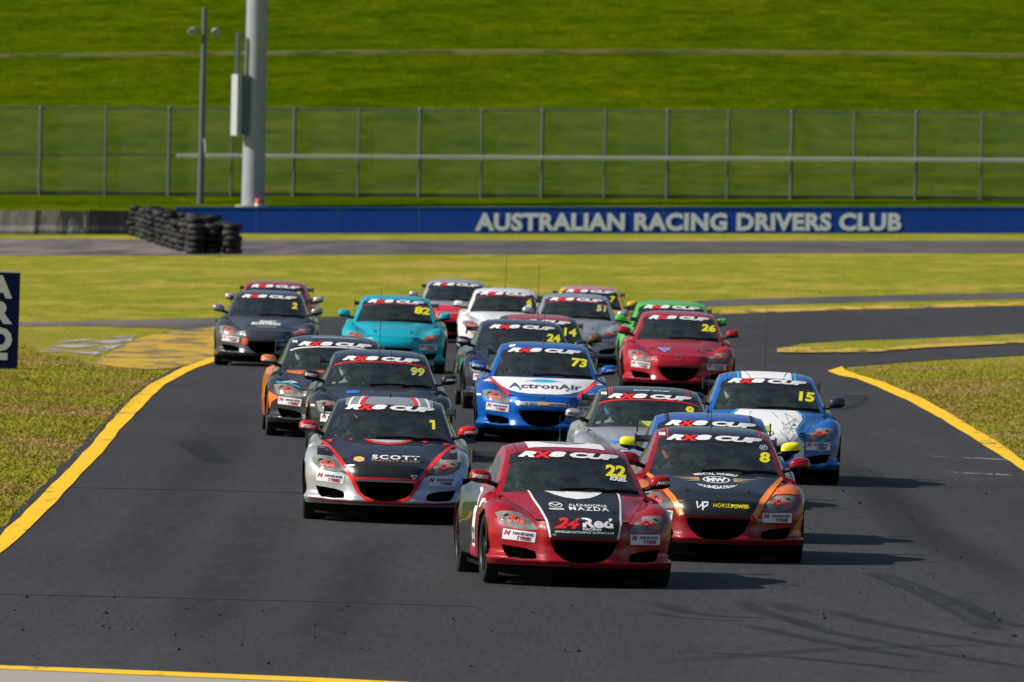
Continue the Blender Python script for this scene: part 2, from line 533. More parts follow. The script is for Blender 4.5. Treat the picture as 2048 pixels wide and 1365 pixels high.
ground_sheet('grass_wedge', [wobble([(1556, 702), (1600, 692), (1680, 686), (1850, 680), (2048, 671), (2500, 655)], 2, 11) + wobble([(2500, 672), (2048, 688), (1850, 697), (1760, 703), (1640, 708), (1556, 706)], 1, 12)], GRASS, .030)

OUT_L = [(-420, 1590), (-150, 1262), (0, 1074), (66, 1012), (128, 948), (176, 899), (216, 851), (256, 808), (300, 771), (362, 738), (429, 715)]
IN_L = [(-340, 1590), (-110, 1275), (0, 1111), (78, 1041), (163, 952), (212, 899), (242, 860), (292, 808), (328, 772), (384, 741), (431, 724)]
line_a = ground_sheet('edge_line', [wobble(OUT_L, 2.2, 21) + wobble(IN_L, 2.2, 22)[::-1]], YELLOW_LINE, .018)
OUT_R = [(2500, 1225), (2250, 1062), (2048, 926), (1995, 886), (1944, 857), (1906, 833), (1837, 795), (1767, 766), (1716, 752), (1690, 742), (1684, 735)]
IN_R = [(2500, 1255), (2250, 1090), (2048, 944), (1985, 904), (1938, 874), (1884, 841), (1821, 806), (1754, 776), (1713, 759), (1678, 753), (1655, 744)]
ground_sheet('edge_line', [wobble(OUT_R, 1.6, 23) + wobble(IN_R, 1.6, 24)[::-1]], YELLOW_LINE, .018)
ground_sheet('edge_line', [wobble([(1554, 699), (1640, 698), (1760, 699), (1850, 693), (2048, 684), (2500, 667)], .8, 25) + wobble([(2500, 672), (2048, 689), (1850, 699), (1760, 707), (1640, 709), (1554, 708)], .8, 26)], YELLOW_FAR, .038)
ground_sheet('edge_line', [wobble([(1440, 622), (1700, 614), (2048, 606), (2500, 597)], 1.5, 27) + wobble([(2500, 604), (2048, 613), (1700, 621), (1440, 630)], 1, 28)], YELLOW_FAR, .020)
ground_sheet('painted_apron', [wobble([(186, 728), (238, 696), (268, 682), (300, 672), (350, 664), (434, 655)], 3, 29) + wobble([(434, 714), (400, 724), (350, 738), (300, 741), (235, 736), (186, 728)], 2, 30)], YELLOW_APRON, .014)
ground_sheet('gravel_patch', [wobble([(120, 684), (190, 677), (274, 672), (262, 684), (238, 694)], 2, 31) + wobble([(222, 702), (190, 712), (140, 706), (80, 706), (100, 692)], 3, 32)], GRAVEL, .013)
ground_sheet('edge_line', [[(-500, 1312), (0, 1336), (300, 1347), (640, 1361), (1100, 1384), (1100, 1394), (640, 1370), (300, 1356), (0, 1343), (-500, 1320)]], YELLOW_LINE, .020)
ground_sheet('concrete_apron', [[(-500, 1320), (0, 1343), (300, 1356), (640, 1370), (1100, 1394), (1100, 1500), (-500, 1500)]], CONCRETE, .016)
PALE = worn_mat('faint_white_paint', (.16, .16, .155), None, 3, .72)
ground_sheet('track_marking', [[(1865, 915), (1960, 918), (2100, 924), (2100, 927), (1960, 921), (1865, 917)]], PALE, .015)
ground_sheet('track_marking', [[(1870, 944), (1960, 949), (2100, 954), (2100, 957), (1960, 952), (1870, 946)]], PALE, .015)
JOINT = plain('joint_sealant', (.018, .018, .019), .6)
ground_sheet('paving_joint', [[(135, 976), (420, 982), (610, 987), (610, 988.6), (420, 983.6), (135, 977.6)]], JOINT, .014)
ground_sheet('paving_joint', [[(-100, 1188), (300, 1196), (620, 1204), (950, 1214), (950, 1216), (620, 1206), (300, 1198), (-100, 1190)]], JOINT, .014)

# rubber laid down by tyres: long thin streaks
def skid_mat():
    m, n, l, b = new_mat('tyre_rubber_streak')
    out = n['Material Output']
    b.inputs['Base Color'].default_value = (.007, .007, .008, 1); b.inputs['Roughness'].default_value = .7
    tr = nn(n, 'ShaderNodeBsdfTransparent'); ms = nn(n, 'ShaderNodeMixShader')
    geo = nn(n, 'ShaderNodeNewGeometry')
    uv = nn(n, 'ShaderNodeAttribute', attribute_name='fade')
    t = noise(n, l, mapping(n, l, geo.outputs['Position'], (6, .5, 1)), 1.0, 5, .6)
    r = ramp(n, l, t.outputs[0], [(0.22, (.15, .15, .15)), (0.55, (1, 1, 1))])
    mu = nn(n, 'ShaderNodeMath', operation='MULTIPLY'); l.new(r.outputs[0], mu.inputs[0]); l.new(uv.outputs['Fac'], mu.inputs[1])
    l.new(mu.outputs[0], ms.inputs[0]); l.new(tr.outputs[0], ms.inputs[1]); l.new(b.outputs[0], ms.inputs[2]); l.new(ms.outputs[0], out.inputs[0])
    return m
SKID = skid_mat()
def skids():
    verts, faces, fade = [], [], []
    def streak(pix, w, op, lift):
        P = [Vector((*G(*p), 0)) for p in pix]
        pts = [Vector(p) for p in catmull2(P, 10)]
        n0 = len(verts)
        for i, p in enumerate(pts):
            d = (pts[min(i + 1, len(pts) - 1)] - pts[max(i - 1, 0)]).normalized()
            q = Vector((-d.y, d.x, 0))
            e = min(1, min(i, len(pts) - 1 - i) / 4.0)
            for t, o in ((-.5, 0), (-.18, 1), (.18, 1), (.5, 0)):
                v = p + q * w * t
                verts.append((v.x, v.y, zg(v.x, v.y) + lift)); fade.append(min(1, op * 1.7) * e * o)
        for i in range(len(pts) - 1):
            for k in range(3):
                a = n0 + i * 4 + k
                faces.append((a, a + 1, a + 5, a + 4))
    L = .0130
    for pix, w, op in [([(1740, 1146), (1850, 1188), (1930, 1228), (1990, 1266)], .34, .75), ([(1905, 1195), (1990, 1242), (2080, 1262)], .22, .5),
                       ([(1555, 1232), (1640, 1262), (1780, 1290), (2080, 1345)], .22, .55), ([(1480, 1250), (1640, 1285), (1850, 1322)], .25, .45),
                       ([(1640, 1220), (1760, 1250), (1900, 1275), (2080, 1305)], .3, .35), ([(1300, 1205), (1400, 1232), (1560, 1240)], .3, .35),
                       ([(1295, 1225), (1380, 1240), (1500, 1245)], .2, .4), ([(1550, 1205), (1610, 1235)], .35, .4), ([(1340, 1305), (1600, 1320), (1900, 1352)], .25, .35),
                       ([(370, 880), (405, 905), (437, 930)], .45, .55), ([(1668, 822), (1700, 808), (1718, 790)], .5, .6), ([(1480, 1200), (1520, 1225), (1650, 1262)], .3, .3),
                       ([(560, 1000), (480, 1120), (350, 1300)], .9, .16), ([(760, 1060), (700, 1180), (640, 1330)], .8, .16), ([(1300, 1330), (1700, 1300), (2080, 1292)], .5, .2),
                       ([(1640, 900), (1760, 1000), (1950, 1150)], .8, .2), ([(1700, 930), (1850, 1050), (2050, 1190)], .7, .18), ([(480, 800), (400, 950), (200, 1180)], 1.0, .14)]:
        streak(pix, w, op, L); L += .00035
    me = mesh_from(verts, faces, 'skid', True)
    at_ = me.attributes.new('fade', 'FLOAT', 'POINT')
    at_.data.foreach_set('value', fade)
    o = obj('tyre_streaks', me, SKID)
    tag(o, 'dark tyre rubber streaks laid across the grey asphalt', None, None, 'stuff')
def catmull2(P, k):
    A = np.array([[tuple(p)] for p in P], float)
    return [tuple(v[0]) for v in catmull(A, k)]

# ------------------------------------------------------------------ grass tufts and rubber crumbs
def tufts():
    rng = np.random.default_rng(4)
    zones = [([(-260, 640), (20, 662), (80, 708), (150, 716), (190, 735), (355, 735), (232, 838), (156, 900), (0, 1058), (-260, 1330)], 110000, .034),
             ([(1690, 738), (1860, 724), (2048, 714), (2330, 700), (2330, 1115), (2048, 926), (1906, 833), (1767, 766)], 85000, .036),
             ([(1560, 700), (1680, 688), (2100, 670), (2100, 684), (1760, 699)], 6000, .05)]
    verts, faces = [], []
    for pix, cnt, hh in zones:
        W = [G(*p) for p in pix]
        tris = tessellate_polygon([[Vector((*w, 0)) for w in W]])
        ar = []
        for t in tris:
            a, b, c = (np.array(W[i]) for i in t)
            ar.append(abs((b[0] - a[0]) * (c[1] - a[1]) - (b[1] - a[1]) * (c[0] - a[0])) / 2)
        ar = np.array(ar) / sum(ar)
        for t, share in zip(tris, ar):
            a, b, c = (np.array(W[i]) for i in t)
            k = int(cnt * share)
            r1 = np.sqrt(rng.random(k)); r2 = rng.random(k)
            pts = (1 - r1)[:, None] * a + (r1 * (1 - r2))[:, None] * b + (r1 * r2)[:, None] * c
            for X, Y in pts:
                if rng.random() < (Y - 150) / 110: continue
                z = zg(X, Y) - .005
                for _ in range(2):
                    h = hh * rng.uniform(.35, 1.15); an = rng.uniform(0, math.pi); w = rng.uniform(.006, .014)
                    lx, ly = rng.uniform(-.05, .05), rng.uniform(-.05, .05)
                    ox, oy = rng.uniform(-.05, .05), rng.uniform(-.05, .05)
                    cx, sx = math.cos(an) * w, math.sin(an) * w
                    n0 = len(verts)
                    verts += [(X + ox - cx, Y + oy - sx, z), (X + ox + cx, Y + oy + sx, z), (X + ox + lx, Y + oy + ly, z + h)]
                    faces.append((n0, n0 + 1, n0 + 2))
    o = obj('grass_blades', mesh_from(verts, faces, 'grass_blades'), BLADES)
    tag(o, 'short rough grass along both edges of the track', None, None, 'stuff')
def crumbs():
    rng = random.Random(12)
    m = MB()
    for k in range(150):
        px = rng.uniform(1500, 2040) if k < 90 else rng.uniform(20, 1200)
        py = rng.uniform(860, 1330) if k < 90 else rng.uniform(1190, 1340)
        if k < 90 and py < 940 and px > 1930: continue
        X, Y = G(px, py); z = zg(X, Y) + .012
        r = rng.choice([.008, .01, .012, .016, .024])
        a = rng.uniform(0, 3)
        vs = [(X + r * math.cos(a) * rng.uniform(.8, 2.2), Y + r * 1.5 * math.sin(a), z), (X - r, Y + r, z), (X - r * .4, Y - r * 1.6, z), (X + r, Y - r * .6, z), (X, Y, z + r * rng.uniform(.6, 1.2))]
        m.add(vs, [(0, 1, 4), (1, 2, 4), (2, 3, 4), (3, 0, 4)])
    o = obj('rubber_crumbs', m.mesh('rubber_crumbs'), RUBBER)
    tag(o, 'black crumbs of tyre rubber scattered on the track', None, None, 'stuff')

# ------------------------------------------------------------------ blue wall, barriers, fence, poles
WALL_Y = 584.0
def pX(px, py, Y): return at(px, py, Y)
BLUEWALL = worn_mat('blue_wall_paint', (.001, .052, .35), (.001, .044, .29), 1.0, 0.55, (.4, 1, .6))
BLUECAP = plain('blue_wall_cap', (.02, .17, .38), .5)
WALLWHITE = worn_mat('faded_white_lettering', (.70, .73, .75), (.52, .56, .60), 2.0, 0.58, (1, 1, 1))
def blue_wall():
    x0, x1 = pX(350, 440, WALL_Y).x, pX(2300, 440, WALL_Y).x
    h = 1.13
    root = empty('perimeter_wall', ((x0 + x1) / 2, WALL_Y, zg((x0 + x1) / 2, WALL_Y)))
    tag(root, 'long low royal blue wall with big white lettering below the grass bank', 'wall')
    cx = (x0 + x1) / 2
    nseg = 12
    for k in range(nseg):
        a, b = x0 + (x1 - x0) * k / nseg, x0 + (x1 - x0) * (k + 1) / nseg
        m = MB()
        za, zb = zg(a, WALL_Y) - root.location.z, zg(b, WALL_Y) - root.location.z
        vs = []
        for x, z in ((a + .006, za), (b - .006, zb)):
            vs += [(x - cx, -.03, z - .2), (x - cx, .30, z - .2), (x - cx, .22, z + h), (x - cx, .03, z + h)]
        m.add(vs, [(0, 1, 2, 3), (4, 7, 6, 5), (0, 3, 7, 4), (1, 5, 6, 2), (3, 2, 6, 7), (0, 4, 5, 1)])
        obj('wall_panel', m.mesh('wall_panel'), BLUEWALL, root)
    m = MB()
    za, zb = zg(x0, WALL_Y) - root.location.z, zg(x1, WALL_Y) - root.location.z
    vs = []
    for x, z in ((x0 - cx, za), (x1 - cx, zb)):
        vs += [(x, .0, z + h + .002), (x, .25, z + h + .002), (x, .25, z + h + .05), (x, .0, z + h + .05)]
    m.add(vs, [(0, 1, 2, 3), (4, 7, 6, 5), (0, 3, 7, 4), (1, 5, 6, 2), (3, 2, 6, 7), (0, 4, 5, 1)])
    obj('wall_cap', m.mesh('wall_cap'), BLUECAP, root)
    bm = text_bm('AUSTRALIAN RACING DRIVERS CLUB', .045, 0, 1.05)
    a, b = pX(950, 446, WALL_Y), pX(1803, 446, WALL_Y)
    for v in bm.verts:
        t = v.co.x + .5
        X = a.x + (b.x - a.x) * t
        Z = zg(X, WALL_Y) - root.location.z + .50 + v.co.y * .80
        v.co = (X - cx, -.035 + (Z - 0) * .05 - .02, Z)
    obj('lettering', bm_mesh(bm, 'lettering', False), WALLWHITE, root)

def barrier_segments():
    for px0, px1, mat, lab in ((-120, -30, PALECON, None), (-28, 69, PALECON, 'pale grey concrete barrier block at the left end of the wall'), (70, 178, STAINED, 'stained dark concrete barrier block beside the pale end block'),
                               (179, 290, BLACKCON, 'blackened concrete barrier block beside the tyre wall')):
        if lab is None: continue
        Y = 575.0
        a, b = pX(px0, 440, Y).x, pX(px1, 440, Y).x
        c = (a + b) / 2
        z = zg(c, Y)
        m = MB()
        w = (b - a) / 2 + .005
        prof = [(-.28, -.1), (-.28, .12), (-.16, .35), (-.09, 1.0), (.09, 1.0), (.16, .35), (.28, .12), (.28, -.1)]
        vs = [(s * w, y, zz) for s in (-1, 1) for y, zz in prof]
        n = len(prof)
        m.add(vs, [(k, (k + 1) % n, n + (k + 1) % n, n + k) for k in range(n)] + [tuple(range(n)), tuple(range(2 * n - 1, n - 1, -1))])
        o = obj('concrete_barrier', m.mesh('barrier'), mat)
        o.location = (c, Y, z + .05)
        tag(o, lab, 'barrier', 'concrete barrier blocks')

GALV = plain('galvanised_steel', (.20, .215, .23), .5, metal=.3)
GALVD = plain('dark_steel', (.10, .115, .125), .55, metal=.2)
WIRE = plain('fence_wire', (.30, .33, .28), .6)
RAILW = plain('bright_cable', (.52, .56, .52), .5)
FENCE_Y = 592.0
def fence():
    xs = [-170, -46, 80, 211, 338, 463, 588, 717, 839, 963, 1084, 1210, 1335, 1456, 1583, 1708, 1832, 1963, 2090, 2215]
    X = [pX(x, 320, FENCE_Y).x for x in xs]
    root = empty('wire_fence', (0, FENCE_Y, zg(0, FENCE_Y)))
    tag(root, 'tall galvanised chain link fence standing above the blue wall', 'fence')
    H = 3.98
    rz = root.location.z
    slope = 0.0155
    def base(x): return slope * x
    m1 = MB(); m1.tube([(0, 0, -.3), (0, 0, H)], .068, 8)
    m1.lathe([(.105, H - .10), (.105, H), (.05, H + .05)], 8)
    m2 = MB(); m2.tube([(0, 0, -.3), (0, 0, H)], .045, 8)
    m2.lathe([(.08, H - .10), (.08, H), (.03, H + .04)], 8)
    pm = [m1.mesh('post', True), m2.mesh('post', True)]
    for k, x in enumerate(X):
        o = obj('fence_post', pm[k % 2], GALVD, root); o.location = (x, 0, base(x))
    a, b = X[0], X[-1]
    for z, r, mat in ((H - .03, .035, GALVD), (.08, .02, GALVD)):
        m = MB(); m.tube([(a, .06, base(a) + z), (b, .06, base(b) + z)], r, 6); obj('rail', m.mesh('rail'), mat, root)
    xm = pX(352, 320, FENCE_Y).x
    m = MB(); m.tube([(a, .06, base(a) + 1.82), (xm, .06, base(xm) + 1.82)], .035, 6); obj('rail', m.mesh('rail'), GALVD, root)
    for dz in (0, .06, .12):     # bundle of cables
        m = MB(); m.tube([(xm, -.10, base(xm) + 1.75 + dz), (b, -.10, base(b) + 1.75 + dz)], .026, 5); obj('cable', m.mesh('cable'), RAILW, root)
    # woven wire: one bay shared by all bays
    wbay = 2.9; pitch = .10; t = .0034
    mw = MB()
    def wire(p, q):
        d = Vector((q[0] - p[0], 0, q[1] - p[1])).normalized()
        nx, nz = -d.z * t, d.x * t
        mw.add([(p[0] + nx, -t, p[1] + nz), (p[0] - nx, -t, p[1] - nz), (p[0], t * 1.4, p[1]), (q[0] + nx, -t, q[1] + nz), (q[0] - nx, -t, q[1] - nz), (q[0], t * 1.4, q[1])],
               [(0, 1, 4, 3), (1, 2, 5, 4), (2, 0, 3, 5)])
    for sgn in (1, -1):
        c = -H
        while c < wbay:
            # x = c + z (sgn 1) or mirrored
            z0 = max(0, -c); z1 = min(H, wbay - c)
            if z1 > z0:
                p, q = (c + z0, z0), (c + z1, z1)
                if sgn < 0: p, q = (wbay - p[0], p[1]), (wbay - q[0], q[1])
                wire(p, q)
            c += pitch
    wm = mw.mesh('chain_link')
    for k in range(len(X) - 1):
        o = obj('chain_link', wm, WIRE, root)
        o.location = (X[k], .03, (base(X[k])))
        o.scale = ((X[k + 1] - X[k]) / wbay, 1, .99)
        o['kind'] = 'stuff'

TOWER = plain('pale_painted_steel', (.28, .305, .335), .5, nz=.08, scale=1.5)
def tower():
    Y = 587.6
    p = pX(506, 410, Y); q = pX(507, 0, Y)
    root = empty('lighting_tower', (p.x, Y, zg(p.x, Y)))
    tag(root, 'thick pale grey lighting tower mast rising out of the top of the picture', 'mast')
    m = MB()
    m.lathe([(.62, -.3), (.62, .02), (.52, .03), (.505, 2), (.485, 6), (.46, 11), (.40, 22), (.30, 34), (.28, 36)], 28)
    obj('mast', m.mesh('mast', True), TOWER, root)
    m = MB(); m.lathe([(.80, -.3), (.80, .06), (.55, .07)], 28); obj('base_flange', m.mesh('flange', True), CONCRETE, root)
    def loc(px, py): 
        w = at(px, py, Y - .25); return w.x - root.location.x, w.z - root.location.z
    xa, zt = loc(466, 149); xb, zb = loc(494, 272)
    m = MB(); m.box(-.17, .17, -.22, .22, zb, zt); q = obj('cabinet', m.mesh('cabinet'), plain('white_cabinet', (.42, .44, .46), .5), root); q.location = (xa + .22, -.42, 0); q.rotation_euler = (0, 0, R(38))
    m = MB(); m.box(xa + .36, xb + .06, -.55, -.28, zb + .05, zt - .03); obj('cabinet_side', m.mesh('cabinet'), plain('slate_cabinet', (.07, .10, .13), .5), root)
    xa, zt = loc(471, 66); xb, zb2 = loc(484, 150)
    m = MB(); m.box(xa, xa + .12, -.45, -.2, zt - (zt - zb2), zt); obj('cable_tray', m.mesh('tray'), plain('grey_tray', (.25, .27, .29), .5), root)
    m = MB(); m.box(xa + .16, xa + .26, -.42, -.2, zt - (zt - zb2), zt); obj('cable_tray', m.mesh('tray'), GALV, root)
    # beacon drum at the foot
    Yd = 586.6
    w = at(517, 412, Yd)
    m = MB()
    m.lathe([(.001, 0), (.21, 0), (.21, .06), (.17, .08), (.165, .36), (.15, .43), (.09, .48), (.001, .49)], 16)
    d = obj('marker_drum', m.mesh('drum', True), plain('red_plastic', (.55, .05, .05), .45))
    d.location = (w.x, Yd, zg(w.x, Yd) - .02)
    tag(d, 'small red and white drum at the foot of the pale mast', 'marker')
    m = MB(); m.lathe([(.172, .16), (.172, .27)], 16); obj('white_band', m.mesh('band', True), WHITE, d)

def lamp_post():
    Y = 589.0
    base = at(401, 405, Y); top = at(405.5, 15, Y)
    root = empty('lamp_post', (base.x, Y, zg(base.x, Y)))
    tag(root, 'slim grey lamp post with two floodlights beside the thick mast', 'lamp post')
    H = top.z - root.location.z
    m = MB(); m.tube([(0, 0, -.3), (0, 0, 4), (0.01, 0, H)], [.16, .14, .11], 12)
    obj('pole', m.mesh('pole', True), GALVD, root)
    zc = at(405, 63, Y).z - root.location.z
    m = MB(); m.tube([(-.42, -.05, zc + .02), (.42, -.05, zc + .02)], .025, 6); obj('bracket', m.mesh('bracket'), GALVD, root)
    for s in (-1, 1):
        m = MB()
        m.lathe([(.001, .16), (.12, .15), (.16, .05), (.20, -.10), (.21, -.16), (.19, -.17), (.001, -.13)], 16, 'y')
        o = obj('floodlight', m.mesh('floodlight', True), plain('floodlight_body', (.30, .28, .27), .4), root)
        o.location = (s * .50, -.05, zc); o.rotation_euler = (R(25), 0, R(s * 20))
        m = MB(); m.box(-.10, .10, .02, .16, -.14, -.05); g = obj('gear_box', m.mesh('gear'), GALVD, o)
    cb = at(408, 290, Y)
    m = MB(); m.tube([(.10, -.14, cb.z - root.location.z + .28), (.17, -.15, cb.z - root.location.z), (.16, -.14, cb.z - root.location.z - .35)], .035, 6)
    obj('cable_loop', m.mesh('cable'), RAILW, root)

def tyre_wall():
    m = MB()
    m.lathe([(.17, .03), (.19, .005), (.25, 0), (.30, .02), (.325, .06), (.33, .12), (.325, .17), (.30, .21), (.25, .225), (.19, .22), (.17, .20), (.20, .12), (.17, .03)], 18)
    tm = m.mesh('tyre', True, R(50))
    rng = random.Random(3)
    TY2 = worn_mat('old_tyre_rubber', (.016, .0155, .016), (.004, .004, .005), 3.0, .82, (1, 1, 1))
    TY3 = worn_mat('dusty_tyre_rubber', (.034, .032, .030), (.008, .008, .009), 3.0, .74, (1, 1, 1))
    near, far = Vector(G(432, 509)), Vector((pX(298, 440, 566).x, 566.0))
    n = 30
    d = (far - near)
    for i in range(n):
        t = (i / (n - 1)) ** 1.15
        p = near + d * t
        for r in range(3):
            if i > 12 and r == 2: continue
            X = p.x + (-.66, 0, .66)[r] * (1 - .25 * t) + rng.uniform(-.16, .16)
            Y = p.y + rng.uniform(-.5, .5) + (.3 if r == 1 else 0)
            k = rng.choice([5, 5, 6]) if i < 18 else rng.choice([4, 5, 6])
            s = empty('tyre_stack', (X, Y, zg(X, Y)))
            tag(s, 'stack of old black tyres in the crash barrier before the blue wall', 'tyre stack', 'tyre stacks of the crash barrier')
            for q in range(k):
                o = obj('tyre', tm, TY2 if rng.random() < .7 else TY3, s)
                o.location = (rng.uniform(-.07, .07), rng.uniform(-.07, .07), q * .215 + .002)
                o.rotation_euler = (rng.uniform(-.07, .07), rng.uniform(-.07, .07), rng.uniform(0, 6))
                sc = rng.uniform(.9, 1.1); o.scale = (sc, sc, 1)

def terrace_edge():
    """low earth and concrete edge along the bank"""
    m = MB()
    xs = np.arange(-70, 71, 2.0)
    Y = 614.3
    rng = random.Random(5)
    vs = []
    for x in xs:
        z = zg(x, Y)
        j = rng.uniform(-.03, .03)
        vs += [(x, Y - .32, z - .14), (x, Y - .30, z + .02 + j * .5), (x, Y + .25, z + .05 + j * .5), (x, Y + .3, z - .2)]
    fs = []
    for i in range(len(xs) - 1):
        for k in range(3):
            a = i * 4 + k
            fs.append((a, a + 1, a + 5, a + 4))
    m.add(vs, fs)
    o = obj('terrace_edge', m.mesh('terrace_edge'), worn_mat('dry_earth', (.24, .205, .08), (.13, .125, .02), 1.2, .70, (.3, 1, 1)))
    o['kind'] = 'structure'
    o['label'] = 'pale earth edge of the terrace running across the green bank'

def marker_board():
    Yb = G(20, 739)[1]
    a = at(38, 546, Yb); b = at(36, 737, Yb)
    w = 1.0
    z0 = zg(a.x, Yb)
    H = a.z - z0
    root = empty('marker_board', (a.x - w / 2, Yb, z0))
    root.rotation_euler = (0, R(.6), 0)
    tag(root, 'navy blue upright board with white stacked letters at the left edge', 'sign')
    m = MB(); m.box(-w / 2, w / 2, 0, .22, -.02, H)
    obj('board', m.mesh('board'), plain('navy_board', (.004, .007, .045), .8, spec=.1), root)
    m = MB(); m.box(-w / 2 - .004, w / 2 + .004, -.004, .224, H + .002, H + .035)
    obj('top_edge', m.mesh('edge'), plain('cream_edge', (.55, .52, .38), .5), root)
    px = lambda p: (p - 38) / (FPX / Yb) + w / 2
    pz = lambda p: at(12, p, Yb).z - z0
    for ch, x0, x1, y0, y1 in (('A', -24, 24, 551, 597), ('R', -20, 25.5, 602, 648), ('O', -24, 26.5, 655, 703)):
        bm = text_bm(ch, .06)
        for v in bm.verts:
            v.co = ((px(x0) + px(x1)) / 2 + v.co.x * (px(x1) - px(x0)), -.004, (pz(y0) + pz(y1)) / 2 + v.co.y * (pz(y0) - pz(y1)))
        obj('lettering', bm_mesh(bm, 'lettering', False), plain('white_print', (.50, .52, .52), .5, nz=.05), root)
    m = MB(); m.box(px(-20), px(18), -.005, -.001, pz(720), pz(706)); obj('lettering', m.mesh('bar'), plain('white_print', (.50, .52, .52), .5), root)
# ------------------------------------------------------------------ race car: surfaces
def add_surface(bm, S, lay, pid, mirror=True, outward=None):
    n, m, _ = S.shape
    for sx in ((1, -1) if mirror else (1,)):
        vs = [[bm.verts.new((S[i, j, 0] * sx, S[i, j, 1], S[i, j, 2])) for j in range(m)] for i in range(n)]
        fs = []
        for i in range(n - 1):
            for j in range(m - 1):
                fs.append(bm.faces.new((vs[i][j], vs[i][j + 1], vs[i + 1][j + 1], vs[i + 1][j])))
        acc = 0.0
        for f in fs:
            f[lay] = pid
            f.normal_update()
            c = f.calc_center_median()
            acc += f.normal.dot(outward(c))* f.calc_area()
        if acc < 0:
            for f in fs: f.normal_flip()

PID = dict(bumper=1, hoodfen=2, side=3, top=4, tail=5, bonnet=6, fenderL=7, fenderR=8, doorL=9, doorR=10, quarterL=11, quarterR=12,
           roof=13, frame=14, boot=15, windscreen=16, sideL=17, sideR=18, rsideL=19, rsideR=20, rearwin=21, lampL=22, lampR=23, seam=24, gone=25)

AX = [0, .2, .33, .42, .55, .68, .78, .84, .86]
AY = [-2.22, -2.21, -2.18, -2.12, -2.05, -1.96, -1.85, -1.74, -1.6]
B_X = [[0, .2, .33, .42, .55, .68, .78, .84, .86], [0, .2, .34, .43, .55, .67, .775, .845, .875], [0, .2, .35, .45, .55, .66, .765, .845, .882],
       [0, .2, .36, .47, .56, .66, .765, .845, .886], [0, .2, .38, .51, .60, .68, .77, .845, .882], [0, .2, .40, .55, .64, .71, .775, .845, .878],
       [0, .2, .42, .58, .67, .73, .785, .845, .875]]
B_Y = [[-2.12, -2.11, -2.08, -2.02, -1.95, -1.87, -1.78, -1.70, -1.6], [-1.96, -1.95, -1.92, -1.88, -1.82, -1.75, -1.68, -1.6, -1.5],
       [-1.76, -1.755, -1.73, -1.70, -1.65, -1.6, -1.54, -1.47, -1.38], [-1.52, -1.515, -1.5, -1.47, -1.43, -1.39, -1.34, -1.29, -1.22],
       [-1.27, -1.265, -1.25, -1.22, -1.19, -1.16, -1.12, -1.08, -1.03], [-1.1, -1.095, -1.07, -1.03, -1.0, -.97, -.95, -.93, -.91],
       [-1.0, -.99, -.96, -.91, -.87, -.85, -.83, -.81, -.8]]
B_Z = [[.593, .593, .590, .580, .580, .586, .590, .592, .592], [.637, .635, .625, .608, .622, .655, .662, .635, .6],
       [.695, .692, .68, .655, .668, .718, .726, .685, .6], [.745, .742, .73, .700, .696, .738, .747, .705, .6],
       [.79, .787, .775, .750, .728, .738, .742, .70, .6], [.815, .812, .805, .79, .770, .752, .738, .70, .6],
       [.826, .823, .818, .805, .79, .77, .745, .70, .6]]
A_ZR = [.185, .232, .29, .37, .45, .52]
A_DY = [[.055, .0, .035, .045, .03, .045]] * 3 + [[.05, .0, .035, .05, .05, .06]] + [[.04, -.01, .04, .045, .04, .055]] * 2 + [[.03, -.02, .03, .035, .03, .04]] * 2 + [[0, 0, 0, 0, 0, 0]]

